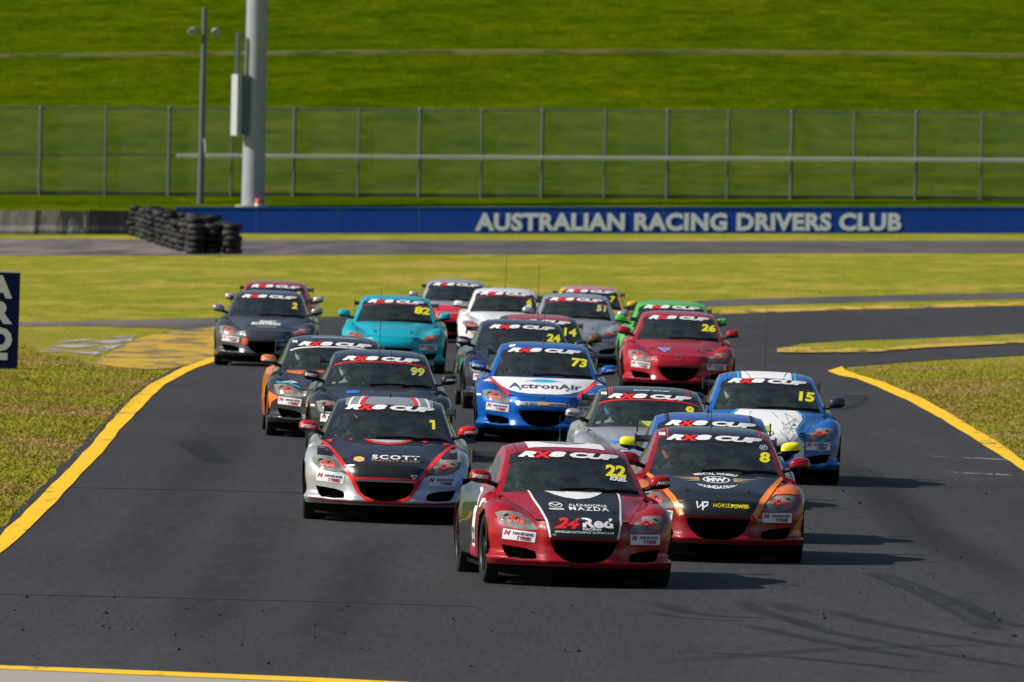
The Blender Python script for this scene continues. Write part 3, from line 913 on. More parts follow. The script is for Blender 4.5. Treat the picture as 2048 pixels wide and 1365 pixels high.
def shell():
    bm = bmesh.new()
    lay = bm.faces.layers.int.new('part')
    # front bumper
    P = []
    for i, z in enumerate(A_ZR):
        row = []
        for j in range(9):
            x, y = AX[j], AY[j] + A_DY[j][i]
            if j >= 5:
                x += [-.015, .012, -.004, .0, .004, .004][i] * (1 if j < 8 else 0.4)
            zz = z + ([0, 0.012, 0.01, 0, 0, 0][i] if j >= 5 else 0) + [0, 0, 0, 0, 0, 0][i]
            row.append((x, y, zz))
        P.append(row)
    P.append([(B_X[0][j], B_Y[0][j], B_Z[0][j]) for j in range(9)])
    add_surface(bm, surface(P, 6, 6), lay, PID['bumper'], outward=lambda c: Vector((c.x, -1.0, 0.1)))
    P = [[(B_X[i][j], B_Y[i][j], B_Z[i][j]) for j in range(9)] for i in range(7)]
    add_surface(bm, surface(P, 6, 6), lay, PID['hoodfen'], outward=lambda c: Vector((c.x * .6, -.3, 1)))
    # lower side
    ys = [-1.1, -.8, -.4, 0, .4, .8, 1.05, 1.34, 1.65, 1.95, 2.12]
    xs = [.884, .875, .868, .865, .866, .872, .88, .888, .875, .82, .72]
    P = []
    for z, dx in ((.19, -.045), (.23, -.01), (.33, .0), (.46, .008), (.6, 0)):
        P.append([(x + dx, y, z) for x, y in zip(xs, ys)])
    add_surface(bm, surface(P, 5, 5, False), lay, PID['side'], outward=lambda c: Vector((c.x, 0, 0)))
    # cabin, roof and boot
    D = [[(0, -1.0, .80), (.25, -.98, .80), (.47, -.92, .80), (.66, -.83, .80), (.70, -.79, .80), (.72, -.76, .80), (.735, -.74, .80)],
         [(0, -.77, .935), (.23, -.75, .933), (.44, -.70, .928), (.625, -.62, .917), (.66, -.575, .908), (.705, -.50, .85), (.735, -.45, .81)],
         [(0, -.53, 1.068), (.22, -.51, 1.065), (.415, -.46, 1.055), (.583, -.39, 1.035), (.62, -.33, 1.02), (.685, -.23, .91), (.738, -.17, .82)],
         [(0, -.28, 1.180), (.2, -.27, 1.177), (.385, -.22, 1.168), (.535, -.14, 1.142), (.58, -.08, 1.12), (.665, .0, .96), (.74, .05, .825)],
         [(0, .05, 1.226), (.2, .05, 1.224), (.385, .06, 1.214), (.525, .08, 1.187), (.572, .12, 1.158), (.66, .2, .98), (.74, .25, .83)],
         [(0, .4, 1.240), (.2, .4, 1.238), (.385, .4, 1.228), (.52, .4, 1.200), (.568, .42, 1.168), (.655, .48, .99), (.74, .5, .835)],
         [(0, .8, 1.215), (.2, .8, 1.213), (.37, .8, 1.202), (.5, .8, 1.17), (.55, .8, 1.137), (.64, .85, .98), (.735, .88, .845)],
         [(0, 1.1, 1.145), (.2, 1.1, 1.143), (.36, 1.1, 1.13), (.485, 1.1, 1.095), (.535, 1.1, 1.06), (.62, 1.15, .96), (.72, 1.2, .85)],
         [(0, 1.45, 1.02), (.2, 1.45, 1.018), (.36, 1.45, 1.005), (.5, 1.45, .975), (.56, 1.45, .95), (.64, 1.45, .90), (.71, 1.5, .85)],
         [(0, 1.8, .925), (.2, 1.8, .925), (.38, 1.8, .92), (.54, 1.8, .905), (.62, 1.8, .885), (.68, 1.8, .86), (.72, 1.8, .84)],
         [(0, 2.15, .91), (.2, 2.148, .91), (.38, 2.14, .905), (.52, 2.12, .895), (.59, 2.1, .88), (.63, 2.09, .86), (.66, 2.08, .84)]]
    add_surface(bm, surface(D, 6, 6), lay, PID['top'], outward=lambda c: Vector((c.x * 1.2, 0, 1)))
    # upper side (shoulder)
    P = [[], [], [], []]
    for i, row in enumerate(D):
        bx, by, bz = row[6]
        xl = float(np.interp(by, ys, xs))
        y0 = -.80 if i == 0 else by
        y1 = -.79 if i == 0 else by
        if i == 10:
            y0 = y1 = 2.12; xl = .72
        hump = .03 * math.exp(-((by - 1.34) / .45) ** 2)
        P[0].append((xl, y0, .6))
        P[1].append((xl - .028, y0, .70 + hump * .4))
        P[2].append((xl - .07 + hump * .3, y1, .765 + hump))
        P[3].append((bx, by, bz))
    add_surface(bm, surface(P, 5, 6, False), lay, PID['side'], outward=lambda c: Vector((c.x, 0, .3)))
    # small panel between the bonnet corner, the door and the pillar foot
    P = [[(.875, -.80, .6), (.845, -.81, .70), (.785, -.83, .745), (.73, -.85, .77), (.67, -.87, .79), (.58, -.91, .805)],
         [(.875, -.799, .6), (.847, -.80, .70), (.805, -.79, .765), (.735, -.74, .80), (.70, -.79, .80), (.66, -.83, .80)]]
    add_surface(bm, surface(P, 2, 3, False), lay, PID['hoodfen'], outward=lambda c: Vector((c.x, 0, .6)))
    # tail
    P = []
    for z, y in ((.91, 2.15), (.72, 2.215), (.45, 2.20), (.22, 2.10)):
        P.append([(0, y, z), (.3, y - .01, z), (.55, y - .05, z - .01), (.70, y - .10, z - .02 if z > .8 else z)])
    add_surface(bm, surface(P, 3, 3), lay, PID['tail'], outward=lambda c: Vector((0, 1, 0)))
    bmesh.ops.remove_doubles(bm, verts=bm.verts, dist=0.0004)
    return bm, lay

SHELL, LAY = shell()
BODY_BVH = BVHTree.FromBMesh(SHELL)

AXES = {'F': (0, 2), 'T': (0, 1), 'S': (1, 2)}
def split(bm, faces, poly, axes):
    """cut faces along a convex outline given in two axes; returns the faces inside"""
    a, b = AXES[axes]
    area = sum(poly[i][0] * poly[(i + 1) % len(poly)][1] - poly[(i + 1) % len(poly)][0] * poly[i][1] for i in range(len(poly)))
    if area < 0: poly = poly[::-1]
    cur = list(faces)
    for i in range(len(poly)):
        p, q = poly[i], poly[(i + 1) % len(poly)]
        no2 = Vector((-(q[1] - p[1]), q[0] - p[0])).normalized()
        co = Vector((0, 0, 0)); no = Vector((0, 0, 0))
        co[a], co[b] = p; no[a], no[b] = no2
        es, vs = set(), set()
        for f in cur:
            es.update(f.edges); vs.update(f.verts)
        res = bmesh.ops.bisect_plane(bm, geom=cur + list(es) + list(vs), dist=1e-6, plane_co=co, plane_no=no)
        cur = [g for g in res['geom'] if isinstance(g, bmesh.types.BMFace) and (g.calc_center_median() - co).dot(no) > 0]
        if not cur: break
    return cur

def mark(bm, sel, poly, axes, pid, gap=0.0):
    fs = [f for f in bm.faces if sel(f)]
    ins = split(bm, fs, poly, axes)
    for f in ins: f[LAY] = pid
    if gap:
        c = (sum(p[0] for p in poly) / len(poly), sum(p[1] for p in poly) / len(poly))
        inner = []
        for p in poly:
            d = Vector((p[0] - c[0], p[1] - c[1])); L = d.length
            inner.append((c[0] + d.x * (L - gap) / L, c[1] + d.y * (L - gap) / L))
        core = set(split(bm, ins, inner, axes))
        for f in bm.faces:
            if f[LAY] == pid and f not in core: f[LAY] = PID['seam']
    return ins

GRILLE = [(-.318, .425), (-.30, .38), (-.265, .315), (-.19, .252), (-.1, .226), (0, .220), (.1, .226), (.19, .252), (.265, .315), (.30, .38), (.318, .425)]
DUCT = [(.735, .362), (.53, .338), (.445, .315), (.428, .285), (.433, .248), (.56, .242), (.68, .252), (.715, .30)]
LAMP = [(.790, .640), (.735, .656), (.655, .658), (.575, .648), (.495, .598), (.415, .508), (.54, .502), (.63, .510), (.715, .535), (.772, .585)]
def mx(poly): return [(-x, z) for x, z in poly][::-1]
SCREEN_POLY = [(-.655, .79), (-.583, .975), (-.515, 1.118), (-.49, 1.143), (-.37, 1.16), (-.2, 1.169), (0, 1.172), (.2, 1.169), (.37, 1.16), (.49, 1.143), (.515, 1.118), (.583, .975), (.655, .79)]

def build_shell_parts():
    bm = SHELL
    P = PID
    sg = lambda f: f.calc_center_median().x
    mark(bm, lambda f: f[LAY] == P['hoodfen'], [(-.38, -2.2), (.38, -2.2), (.52, -1.6), (.612, -1.2), (.684, -.88), (.70, -.7), (-.70, -.7), (-.684, -.88), (-.612, -1.2), (-.52, -1.6)], 'T', P['bonnet'], 0.006)
    fs = [f for f in bm.faces if f[LAY] == P['bonnet']]
    for f in split(bm, fs, [(-.6, .55), (.6, .55), (.6, .5965), (-.6, .5965)], 'F'): f[LAY] = P['seam']
    for f in bm.faces:
        if f[LAY] == P['hoodfen']: f[LAY] = P['fenderL'] if sg(f) < 0 else P['fenderR']
    for s, pid in ((-1, 'lampL'), (1, 'lampR')):
        poly = LAMP if s > 0 else mx(LAMP)
        mark(bm, lambda f: f[LAY] in (P['bumper'], P['fenderL'], P['fenderR'], P['bonnet'], P['seam']) and sg(f) * s > .3 and f.calc_center_median().y < -1.5, poly, 'F', P[pid])
        mark(bm, lambda f: f[LAY] == P['bumper'] and sg(f) * s > .3 and f.normal.y < 0, DUCT if s > 0 else mx(DUCT), 'F', P['gone'])
        for yc in (-1.36, 1.34):
            circ = [(yc + .347 * math.cos(a), .315 + .347 * math.sin(a)) for a in np.linspace(0, 2 * math.pi, 37)[:-1]]
            mark(bm, lambda f: sg(f) * s > .5 and f[LAY] in (P['bumper'], P['fenderL'], P['fenderR'], P['side']) and abs(f.calc_center_median().y - yc) < .6 and f.calc_center_median().z < .8, circ, 'S', P['gone'])
        mark(bm, lambda f: f[LAY] == P['side'] and sg(f) * s > 0, [(-.70, .1), (.62, .1), (.62, 1.0), (-.70, 1.0)], 'S', P['doorL' if s < 0 else 'doorR'], 0.006)
        for f in bm.faces:
            if f[LAY] == P['side'] and sg(f) * s > 0:
                f[LAY] = P[('quarter' if f.calc_center_median().y > 0 else 'fender') + ('L' if s < 0 else 'R')]
        mark(bm, lambda f: f[LAY] == P['top'] and sg(f) * s > .5 and abs(f.normal.x) > .5, [(-.52, .862), (.30, .865), (.30, 1.115), (.05, 1.098), (-.16, 1.045)], 'S', P['sideL' if s < 0 else 'sideR'])
        mark(bm, lambda f: f[LAY] == P['top'] and sg(f) * s > .45 and abs(f.normal.x) > .4, [(.36, .866), (.98, .885), (1.02, .96), (.86, 1.065), (.36, 1.112)], 'S', P['rsideL' if s < 0 else 'rsideR'])
    mark(bm, lambda f: f[LAY] == P['bumper'] and abs(sg(f)) < .5, GRILLE, 'F', P['gone'])
    mark(bm, lambda f: f[LAY] == P['top'] and f.calc_center_median().y < .2, SCREEN_POLY, 'F', P['windscreen'])
    mark(bm, lambda f: f[LAY] == P['top'] and f.normal.z > .3, [(-.47, -.35), (.47, -.35), (.47, .95), (.42, 1.05), (-.42, 1.05), (-.47, .95)], 'T', P['roof'], 0.008)
    mark(bm, lambda f: f[LAY] == P['top'] and f.normal.z > .3, [(-.42, 1.1), (.42, 1.1), (.5, 1.62), (-.5, 1.62)], 'T', P['rearwin'])
    mark(bm, lambda f: f[LAY] == P['top'] and f.normal.z > .3, [(-.62, 1.7), (.62, 1.7), (.62, 2.3), (-.62, 2.3)], 'T', P['boot'], 0.005)
    for f in bm.faces:
        if f[LAY] == P['top']: f[LAY] = P['frame']
    out = {}
    for key, pid in P.items():
        sel = [f for f in bm.faces if f[LAY] == pid]
        if not sel or key == 'gone': continue
        nb = bmesh.new()
        vm = {}
        for f in sel:
            vs = []
            for v in f.verts:
                if v.index not in vm: vm[v.index] = None
            for v in f.verts:
                k = v
                if vm.get(k) is None: vm[k] = nb.verts.new(v.co)
                vs.append(vm[k])
            try: nb.faces.new(vs)
            except ValueError: pass
        if key == 'seam':
            nb.normal_update()
            cs = {v: v.normal.copy() for v in nb.verts}
            for v in nb.verts: v.co -= cs[v] * 0.006
        out[key] = bm_mesh(nb, 'body_' + key, True, R(50))
        nb.free()
    return out

def hit(axis, u, w):
    """(point, normal) on the body for a spot given in one of the three views"""
    if axis == 'F':      # seen from the front, slightly from above
        o = Vector((u, -3.0, w + 0.0235 * (3.0 - 1.36))); d = Vector((0, 1, -0.0235))
    elif axis == 'T':
        o = Vector((u, w, 3.0)); d = Vector((0, 0, -1))
    elif axis == 'L':
        o = Vector((-3.0, u, w)); d = Vector((1, 0, 0))
    else:
        o = Vector((3.0, u, w)); d = Vector((-1, 0, 0))
    loc, no, _, _ = BODY_BVH.ray_cast(o, d.normalized())
    if loc is None: return None, None
    if no.dot(d) > 0: no = -no
    return loc, no

def conform(bm, axis, off, step=0.025):
    """bm holds a flat shape in (x, y) = view coordinates; lay it on the body"""
    bmesh.ops.triangulate(bm, faces=bm.faces)
    xs = [v.co.x for v in bm.verts]; ys = [v.co.y for v in bm.verts]
    for a, lo, hi in ((0, min(xs), max(xs)), (1, min(ys), max(ys))):
        k = math.floor(lo / step) + 1
        while k * step < hi:
            co = Vector((0, 0, 0)); no = Vector((0, 0, 0)); co[a] = k * step; no[a] = 1
            bmesh.ops.bisect_plane(bm, geom=bm.verts[:] + bm.edges[:] + bm.faces[:], dist=1e-6, plane_co=co, plane_no=no)
            k += 1
    bad = []
    for v in bm.verts:
        p, n = hit(axis, v.co.x, v.co.y)
        if p is None: bad.append(v)
        else: v.co = p + n * off
    if bad: bmesh.ops.delete(bm, geom=bad, context='VERTS')
    return bm

def poly_bm(polys):
    bm = bmesh.new()
    for pts in polys:
        vs = [bm.verts.new((p[0], p[1], 0)) for p in pts]
        for t in tessellate_polygon([[Vector((p[0], p[1], 0)) for p in pts]]):
            try: bm.faces.new([vs[i] for i in t])
            except ValueError: pass
    return bm

DECAL_CACHE = {}
def poly_decal(polys, axis='F', off=0.0025, step=0.025):
    key = (repr(polys), axis, off)
    if key not in DECAL_CACHE:
        bm = conform(poly_bm(polys), axis, off, step)
        DECAL_CACHE[key] = bm_mesh(bm, 'decal', True); bm.free()
    return DECAL_CACHE[key]

def text_decal(body, cu, cw, wid, hgt, axis='F', off=0.005, bold=0.03, shear=0.0, spacing=1.0, tilt=0.0, arc=None, flip=False):
    key = ('t', body, cu, cw, wid, hgt, axis, off, bold, shear, spacing, tilt, repr(arc), flip)
    if key not in DECAL_CACHE:
        bm = text_bm(body, bold, shear, spacing)
        for v in bm.verts:
            x, y = v.co.x * wid * (-1 if flip else 1), v.co.y * hgt
            if arc:          # (radius x, radius y): bend along an ellipse round (cu, cw)
                rx, ry, sgn = arc
                a = x / rx
                x2 = (rx + y * rx / ry * .5) * math.sin(a); y2 = sgn * ((ry + y * sgn) * math.cos(a))
                x, y = x2, y2
            v.co = (cu + x * math.cos(tilt) - y * math.sin(tilt), cw + x * math.sin(tilt) + y * math.cos(tilt), 0)
        conform(bm, axis, off, 0.035)
        DECAL_CACHE[key] = bm_mesh(bm, 'lettering', True); bm.free()
    return DECAL_CACHE[key]

def band(pts, w):
    """polygon of a stripe of width w (number or list) along points"""
    L, Rr = [], []
    for i, p in enumerate(pts):
        a = pts[max(0, i - 1)]; b = pts[min(len(pts) - 1, i + 1)]
        d = Vector((b[0] - a[0], b[1] - a[1])).normalized()
        ww = w[i] if isinstance(w, (list, tuple)) else w
        L.append((p[0] - d.y * ww / 2, p[1] + d.x * ww / 2)); Rr.append((p[0] + d.y * ww / 2, p[1] - d.x * ww / 2))
    return [[L[i], L[i + 1], Rr[i + 1], Rr[i]] for i in range(len(pts) - 1)]

def ellipse(cx, cy, rx, ry, n=20, a0=0, a1=2 * math.pi):
    return [(cx + rx * math.cos(a), cy + ry * math.sin(a)) for a in np.linspace(a0, a1, n + 1)[:-1 if a1 - a0 > 6.2 else None]]

def ring(cx, cy, rx, ry, t, n=22):
    o = [(cx + rx * math.cos(a), cy + ry * math.sin(a)) for a in np.linspace(0, 2 * math.pi, n + 1)]
    i = [(cx + (rx - t) * math.cos(a), cy + (ry - t * ry / rx) * math.sin(a)) for a in np.linspace(0, 2 * math.pi, n + 1)]
    return [[o[k], o[k + 1], i[k + 1], i[k]] for k in range(n)]

# ------------------------------------------------------------------ race car: other shared meshes
BODY = build_shell_parts()

def recess(poly, depth, bars=None):
    """dark tray behind an opening in the nose"""
    front, back = [], []
    for x, z in poly:
        loc, _, _, _ = BODY_BVH.ray_cast(Vector((x, -3, z)), Vector((0, 1, 0)))
        y = loc.y if loc is not None else -2.0
        front.append((x, y + .002, z)); back.append((x * .97, y + depth, z * .97 + .01))
    n = len(poly)
    m = MB()
    m.add(front + back, [(i, (i + 1) % n, n + (i + 1) % n, n + i) for i in range(n)] + [tuple(range(n, 2 * n))])
    return m

def bars_mesh(poly, y_in, nx, nz, t):
    """grid of thin bars across an opening"""
    m = MB()
    xs = [p[0] for p in poly]; zs = [p[1] for p in poly]
    def span(axis, c):
        pts = []
        for i in range(len(poly)):
            p, q = poly[i], poly[(i + 1) % len(poly)]
            a0, a1 = p[axis], q[axis]
            if (a0 - c) * (a1 - c) < 0:
                s = (c - a0) / (a1 - a0)
                pts.append(p[1 - axis] + s * (q[1 - axis] - p[1 - axis]))
        return (min(pts), max(pts)) if len(pts) >= 2 else None
    for k in range(1, nx):
        x = min(xs) + (max(xs) - min(xs)) * k / nx
        s = span(0, x)
        if s: m.box(x - t, x + t, y_in - .012, y_in - .004, s[0], s[1])
    for k in range(1, nz):
        z = min(zs) + (max(zs) - min(zs)) * k / nz
        s = span(1, z)
        if s: m.box(s[0], s[1], y_in - .004, y_in + .004, z - t, z + t)
    return m

GRILLE_TRAY = recess(GRILLE, .16).mesh('grille')
GRILLE_BARS = bars_mesh(GRILLE, -2.12, 22, 9, .0022).mesh('grille_bars')
DUCT_ME = {1: recess(DUCT, .14).mesh('duct'), -1: recess(mx(DUCT), .14).mesh('duct')}

def lamp_meshes(s):
    poly = LAMP if s > 0 else mx(LAMP)
    m = recess(poly, .11)
    housing = m.mesh('lamp_housing')
    ks = []
    for cx, cz, r in ((.69, .600, .036), (.60, .580, .030)):
        loc, _, _, _ = BODY_BVH.ray_cast(Vector((cx * s, -3, cz)), Vector((0, 1, 0)))
        y = loc.y + .03
        k = MB()
        k.lathe([(r, 0), (r * .96, -.006), (r * .8, .004), (r * .62, .03)], 18, 'y', (cx * s, y, cz))
        k.lathe([(r * .62, .028), (r * .5, .008), (r * .25, -.004), (0.001, -.007)], 14, 'y', (cx * s, y, cz))
        ks.append(k.mesh('lamp', True))
    return housing, ks
LAMPM = {s: lamp_meshes(s) for s in (1, -1)}

def sill_lip():
    """black chin under the bumper"""
    m = MB()
    S = []
    xs = np.linspace(-.8, .8, 25)
    for z, dy, sc in ((.195, .05, .985), (.15, .10, .95), (.105, .12, .92), (.082, .10, .925), (.074, .12, .915), (.08, .5, .85)):
        row = []
        for x in xs:
            y = float(np.interp(abs(x), AX, AY))
            row.append((x * sc, y + dy + .02, z))
        S.append(row)
    n = len(xs)
    m.add([v for r in S for v in r], [(i * n + j, i * n + j + 1, (i + 1) * n + j + 1, (i + 1) * n + j) for i in range(len(S) - 1) for j in range(n - 1)])
    # two brackets of a V under the middle
    m.tube([(-.09, -2.085, .175), (0, -2.085, .095)], .010, 5)
    m.tube([(.09, -2.085, .175), (0, -2.085, .095)], .010, 5)
    return m.mesh('chin', True)
CHIN = sill_lip()

def under():
    m = MB()
    m.box(-.60, .60, -1.75, 2.05, .12, .145)
    m.box(-.80, .80, -.95, .95, .12, .15)
    for yc in (-1.36, 1.34):          # wheel arch linings
        for s in (-1, 1):
            pr = [(.36 * math.cos(a), .36 * math.sin(a)) for a in np.linspace(R(-15), R(195), 17)]
            vs = [(s * .86, yc + c, .315 + q) for c, q in pr] + [(s * .56, yc + c, .315 + q) for c, q in pr]
            m.add(vs, [(i, i + 1, 18 + i - 1 + 0, 17 + i) for i in range(16)] + [tuple(range(17, 34))])
    # bulkhead and bay walls
    m.box(-.56, .56, -1.02, -1.0, .14, .78)
    m.box(-.56, .56, -1.98, -1.95, .14, .52)
    m.box(-.80, .80, 1.72, 1.74, .14, .85)
    return m.mesh('underbody')
UNDER = under()
COWL = MB()
COWL.box(-.70, .70, -.98, -.70, .75, .772)
COWL = COWL.mesh('cowl')

def wheel_meshes():
    t = MB()
    w = .118
    prof = [(.225, -w * .86), (.24, -w), (.285, -w * 1.03), (.305, -w * .93), (.3145, -w * .75), (.315, 0), (.3145, w * .75), (.305, w * .93), (.285, w * 1.03), (.24, w), (.225, w * .86)]
    t.lathe(prof, 40, 'x')
    r = MB()
    r.lathe([(.228, -w * .9), (.222, -w * .98), (.212, -w * .9), (.205, -w * .5), (.20, w * .8), (.228, w * .9)], 36, 'x')
    r.lathe([(.06, -w * .80), (.055, -w * .88), (.001, -w * .9)], 16, 'x')
    for k in range(10):
        a = 2 * math.pi * (k // 2) / 5 + (.13 if k % 2 else -.13)
        c, q = math.cos(a), math.sin(a)
        pts = []
        for rad, half, x in ((.045, .017, -w * .82), (.13, .013, -w * .78), (.215, .016, -w * .86)):
            for sgn in (-1, 1):
                for dx in (0, .02):
                    pts.append((x + dx, rad * c - sgn * half * q, rad * q + sgn * half * c))
        f = []
        for i in range(2):
            b = i * 4
            f += [(b, b + 2, b + 6, b + 4), (b + 1, b + 5, b + 7, b + 3), (b, b + 4, b + 5, b + 1), (b + 2, b + 3, b + 7, b + 6)]
        r.add(pts, f)
    r.lathe([(.165, w * .1), (.165, w * .2), (.05, w * .2)], 24, 'x')
    return t.mesh('tyre', True, R(30)), r.mesh('rim', True, R(30))
TYRE, RIMM = wheel_meshes()

def mirror_meshes():
    """superellipsoid shell facing forward: upper cap, black lower half and stalk, and lettering"""
    top, low = MB(), MB()
    nu, nv = 20, 14
    def sp(v, e): return math.copysign(abs(v) ** e, v)
    grid = []
    for i in range(nv + 1):
        ph = -math.pi / 2 + math.pi * i / nv
        row = []
        for j in range(nu):
            th = 2 * math.pi * j / nu
            x = .093 * sp(math.cos(ph), .75) * sp(math.cos(th), .7)
            y = .075 * sp(math.cos(ph), .75) * sp(math.sin(th), .8)
            z = .060 * sp(math.sin(ph), .8)
            z += -.10 * x - (.0 if z > 0 else .0)
            if y > .03: y = .03 + (y - .03) * .2
            row.append((x, y, z * (1.0 if i > nv / 2 else .85)))
        grid.append(row)
    def quads(i0, i1, m):
        base = [v for r in grid[i0:i1 + 1] for v in r]
        m.add(base, [(a * nu + k, a * nu + (k + 1) % nu, (a + 1) * nu + (k + 1) % nu, (a + 1) * nu + k) for a in range(i1 - i0) for k in range(nu)])
    cut = 6
    quads(cut, nv, top); quads(0, cut, low)
    low.tube([(.06, .0, -.035), (.12, .015, -.055), (.175, .03, -.075)], [.022, .018, .022], 8)
    bm = bmesh.new()
    tm = top.mesh('mirror', True); lm = low.mesh('mirror_base', True)
    return tm, lm
MIR_T, MIR_L = mirror_meshes()
def mirror_text(body):
    bm = text_bm(body, .04, .25)
    bb = bmesh.new(); bb.from_mesh(MIR_T); bvh = BVHTree.FromBMesh(bb)
    bmesh.ops.triangulate(bm, faces=bm.faces)
    for v in bm.verts:
        x, z = v.co.x * .140 - .004, v.co.y * .030 + .006 - .10 * v.co.x * .14
        loc, _, _, _ = bvh.ray_cast(Vector((x, -1, z)), Vector((0, 1, 0)))
        v.co = (x, (loc.y if loc is not None else -.06) - .004, z)
    me = bm_mesh(bm, 'lettering', False); bm.free(); bb.free()
    return me
SPEEDY_L = mirror_text('SPEEDY')
def flipx(me, letters=False):
    m2 = me.copy()
    m2.transform(Matrix.Scale(-1, 4, (1, 0, 0)))
    m2.flip_normals()
    return m2
MIR_TR, MIR_LR = flipx(MIR_T), flipx(MIR_L)
def mirror_text_r():
    bm = text_bm('SPEEDY', .04, .25)
    bb = bmesh.new(); bb.from_mesh(MIR_TR); bvh = BVHTree.FromBMesh(bb)
    bmesh.ops.triangulate(bm, faces=bm.faces)
    for v in bm.verts:
        x, z = v.co.x * .120 + .025, v.co.y * .030 + .0 + .10 * v.co.x * .12
        loc, _, _, _ = bvh.ray_cast(Vector((x, -1, z)), Vector((0, 1, 0)))
        v.co = (x, (loc.y if loc is not None else -.06) - .004, z)
    me = bm_mesh(bm, 'lettering', False); bm.free(); bb.free()
    return me
SPEEDY_R = mirror_text_r()

def wing_meshes():
    m = MB()
    prof = [(-.11, -.012), (-.10, .004), (-.04, .016), (.04, .022), (.11, .040), (.112, .030), (.04, .004), (-.04, -.010), (-.10, -.020)]
    n = len(prof)
    xs = [-.70, -.4, 0, .4, .70]
    vs = [(x, 1.93 + y, 1.06 + z) for x in xs for y, z in prof]
    m.add(vs, [(i * n + k, i * n + (k + 1) % n, (i + 1) * n + (k + 1) % n, (i + 1) * n + k) for i in range(4) for k in range(n)])
    e = MB(); e.box(-.006, .006, 1.80, 2.06, .99, 1.12)
    s = MB()
    s.box(-.008, .008, 1.90, 2.0, .90, 1.07)
    return m.mesh('wing', True), e.mesh('end_plate'), s.mesh('strut')
WING, ENDP, STRUT = wing_meshes()

def aerial_mesh(h):
    m = MB()
    m.lathe([(.018, 0), (.014, .02), (.006, .05), (.004, .06)], 8, 'z', (0, 0, 0))
    m.tube([(0, 0, .05), (0, .03, h * .5), (0, .07, h)], [.0045, .0035, .002], 6)
    return m.mesh('aerial')
AERIAL = {h: aerial_mesh(h) for h in (.25, .55, .75)}

def wiper(pts, lift=.012):
    m = MB()
    P3 = []
    for u, w in pts:
        p, n = hit('F', u, w)
        P3.append(p + n * lift)
    m.tube(P3, .009, 5)
    return m.mesh('wiper')
WIPERS = [wiper([(-.13, .842), (0, .856), (.16, .862), (.30, .856)]), wiper([(.26, .842), (.40, .854), (.54, .852), (.62, .842)])]

def bonnet_pin(s):
    m = MB()
    if True:
        for du, dw in ((0, 0), (-.012, .006), (.012, .006), (0, .010)):
            p, n = hit('F', s * .30 + du, .655 + dw)
            m.lathe([(.011, -.004), (.011, .008), (.006, .012), (.0005, .012)], 8, 'z', tuple(p))
    return m.mesh('bonnet_pin')
PINS = [bonnet_pin(-1), bonnet_pin(1)]

def interior():
    d = MB()
    ys = [(-.93, .775), (-.80, .815), (-.60, .83), (-.48, .80), (-.46, .70)]
    xs = [-.62, -.5, -.36, -.2, 0, .3, .62]
    V = []
    for y, z in ys:
        for x in xs:
            hump = .035 * math.exp(-((x + .36) / .14) ** 2) if z > .78 and y > -.85 else 0
            V.append((x * (1 if y > -.7 else .92), y, z + hump))
    n = len(xs)
    d.add(V, [(i * n + j, i * n + j + 1, (i + 1) * n + j + 1, (i + 1) * n + j) for i in range(len(ys) - 1) for j in range(n - 1)])
    c = MB()
    for s in (-1, 1):
        c.tube([(s * .66, -.70, .78), (s * .57, -.34, 1.02), (s * .50, -.12, 1.12), (s * .50, .30, 1.175), (s * .47, .36, 1.17), (s * .58, .40, .8), (s * .60, .40, .2)], .021, 8)
        c.tube([(s * .47, .38, 1.16), (s * .50, 1.05, .75), (s * .5, 1.3, .5)], .019, 8)
    c.tube([(-.47, .36, 1.17), (.47, .36, 1.17)], .021, 8)
    c.tube([(-.50, -.12, 1.12), (.50, -.12, 1.12)], .019, 8)
    c.tube([(-.46, .38, 1.14), (.52, .40, .45)], .019, 8)
    c.tube([(.46, .39, 1.14), (-.52, .41, .45)], .019, 8)
    c.tube([(-.58, .40, .72), (.58, .40, .72)], .018, 8)
    s = MB()   # racing bucket seat
    rows = [(-.30, .34, .22), (-.05, .26, .23), (.12, .24, .23), (.22, .36, .23), (.28, .60, .25), (.31, .82, .27), (.33, .92, .20), (.34, 1.04, .15)]
    V = []
    for y, z, h in rows:
        for t in (-1, -.85, -.4, .4, .85, 1):
            V.append((-.36 + h * t, y - (.10 if abs(t) == 1 else (.03 if abs(t) > .8 else 0)) * (1 if z > .3 else .0), z + (.12 if abs(t) == 1 and z < .3 else 0)))
    s.add(V, [(i * 6 + j, i * 6 + j + 1, (i + 1) * 6 + j + 1, (i + 1) * 6 + j) for i in range(len(rows) - 1) for j in range(5)])
    w = MB()
    ct, tl = Vector((-.36, -.36, .80)), R(25)
    def wp(a, r): return ct + Vector((r * math.cos(a), -r * math.sin(a) * math.sin(tl) * -1, r * math.sin(a) * math.cos(tl)))
    w.tube([wp(a, .165) for a in np.linspace(0, 2 * math.pi, 25)], .015, 6, False)
    for a in (0, math.pi, -math.pi / 2):
        w.tube([wp(a, .02), wp(a, .165)], .012, 5)
    w.tube([ct, ct + Vector((0, -.3, -.12))], .02, 6)
    r = MB()
    r.box(-.50, .50, 1.15, 1.6, .83, .86)
    r.box(-.60, .60, .95, 1.0, .3, .80)
    return d.mesh('dashboard', True, R(60)), c.mesh('roll_cage', True), s.mesh('seat', True, R(60)), w.mesh('steering_wheel', True), r.mesh('rear_bulkhead')
DASH, CAGEM, SEAT, STEER, REARB = interior()

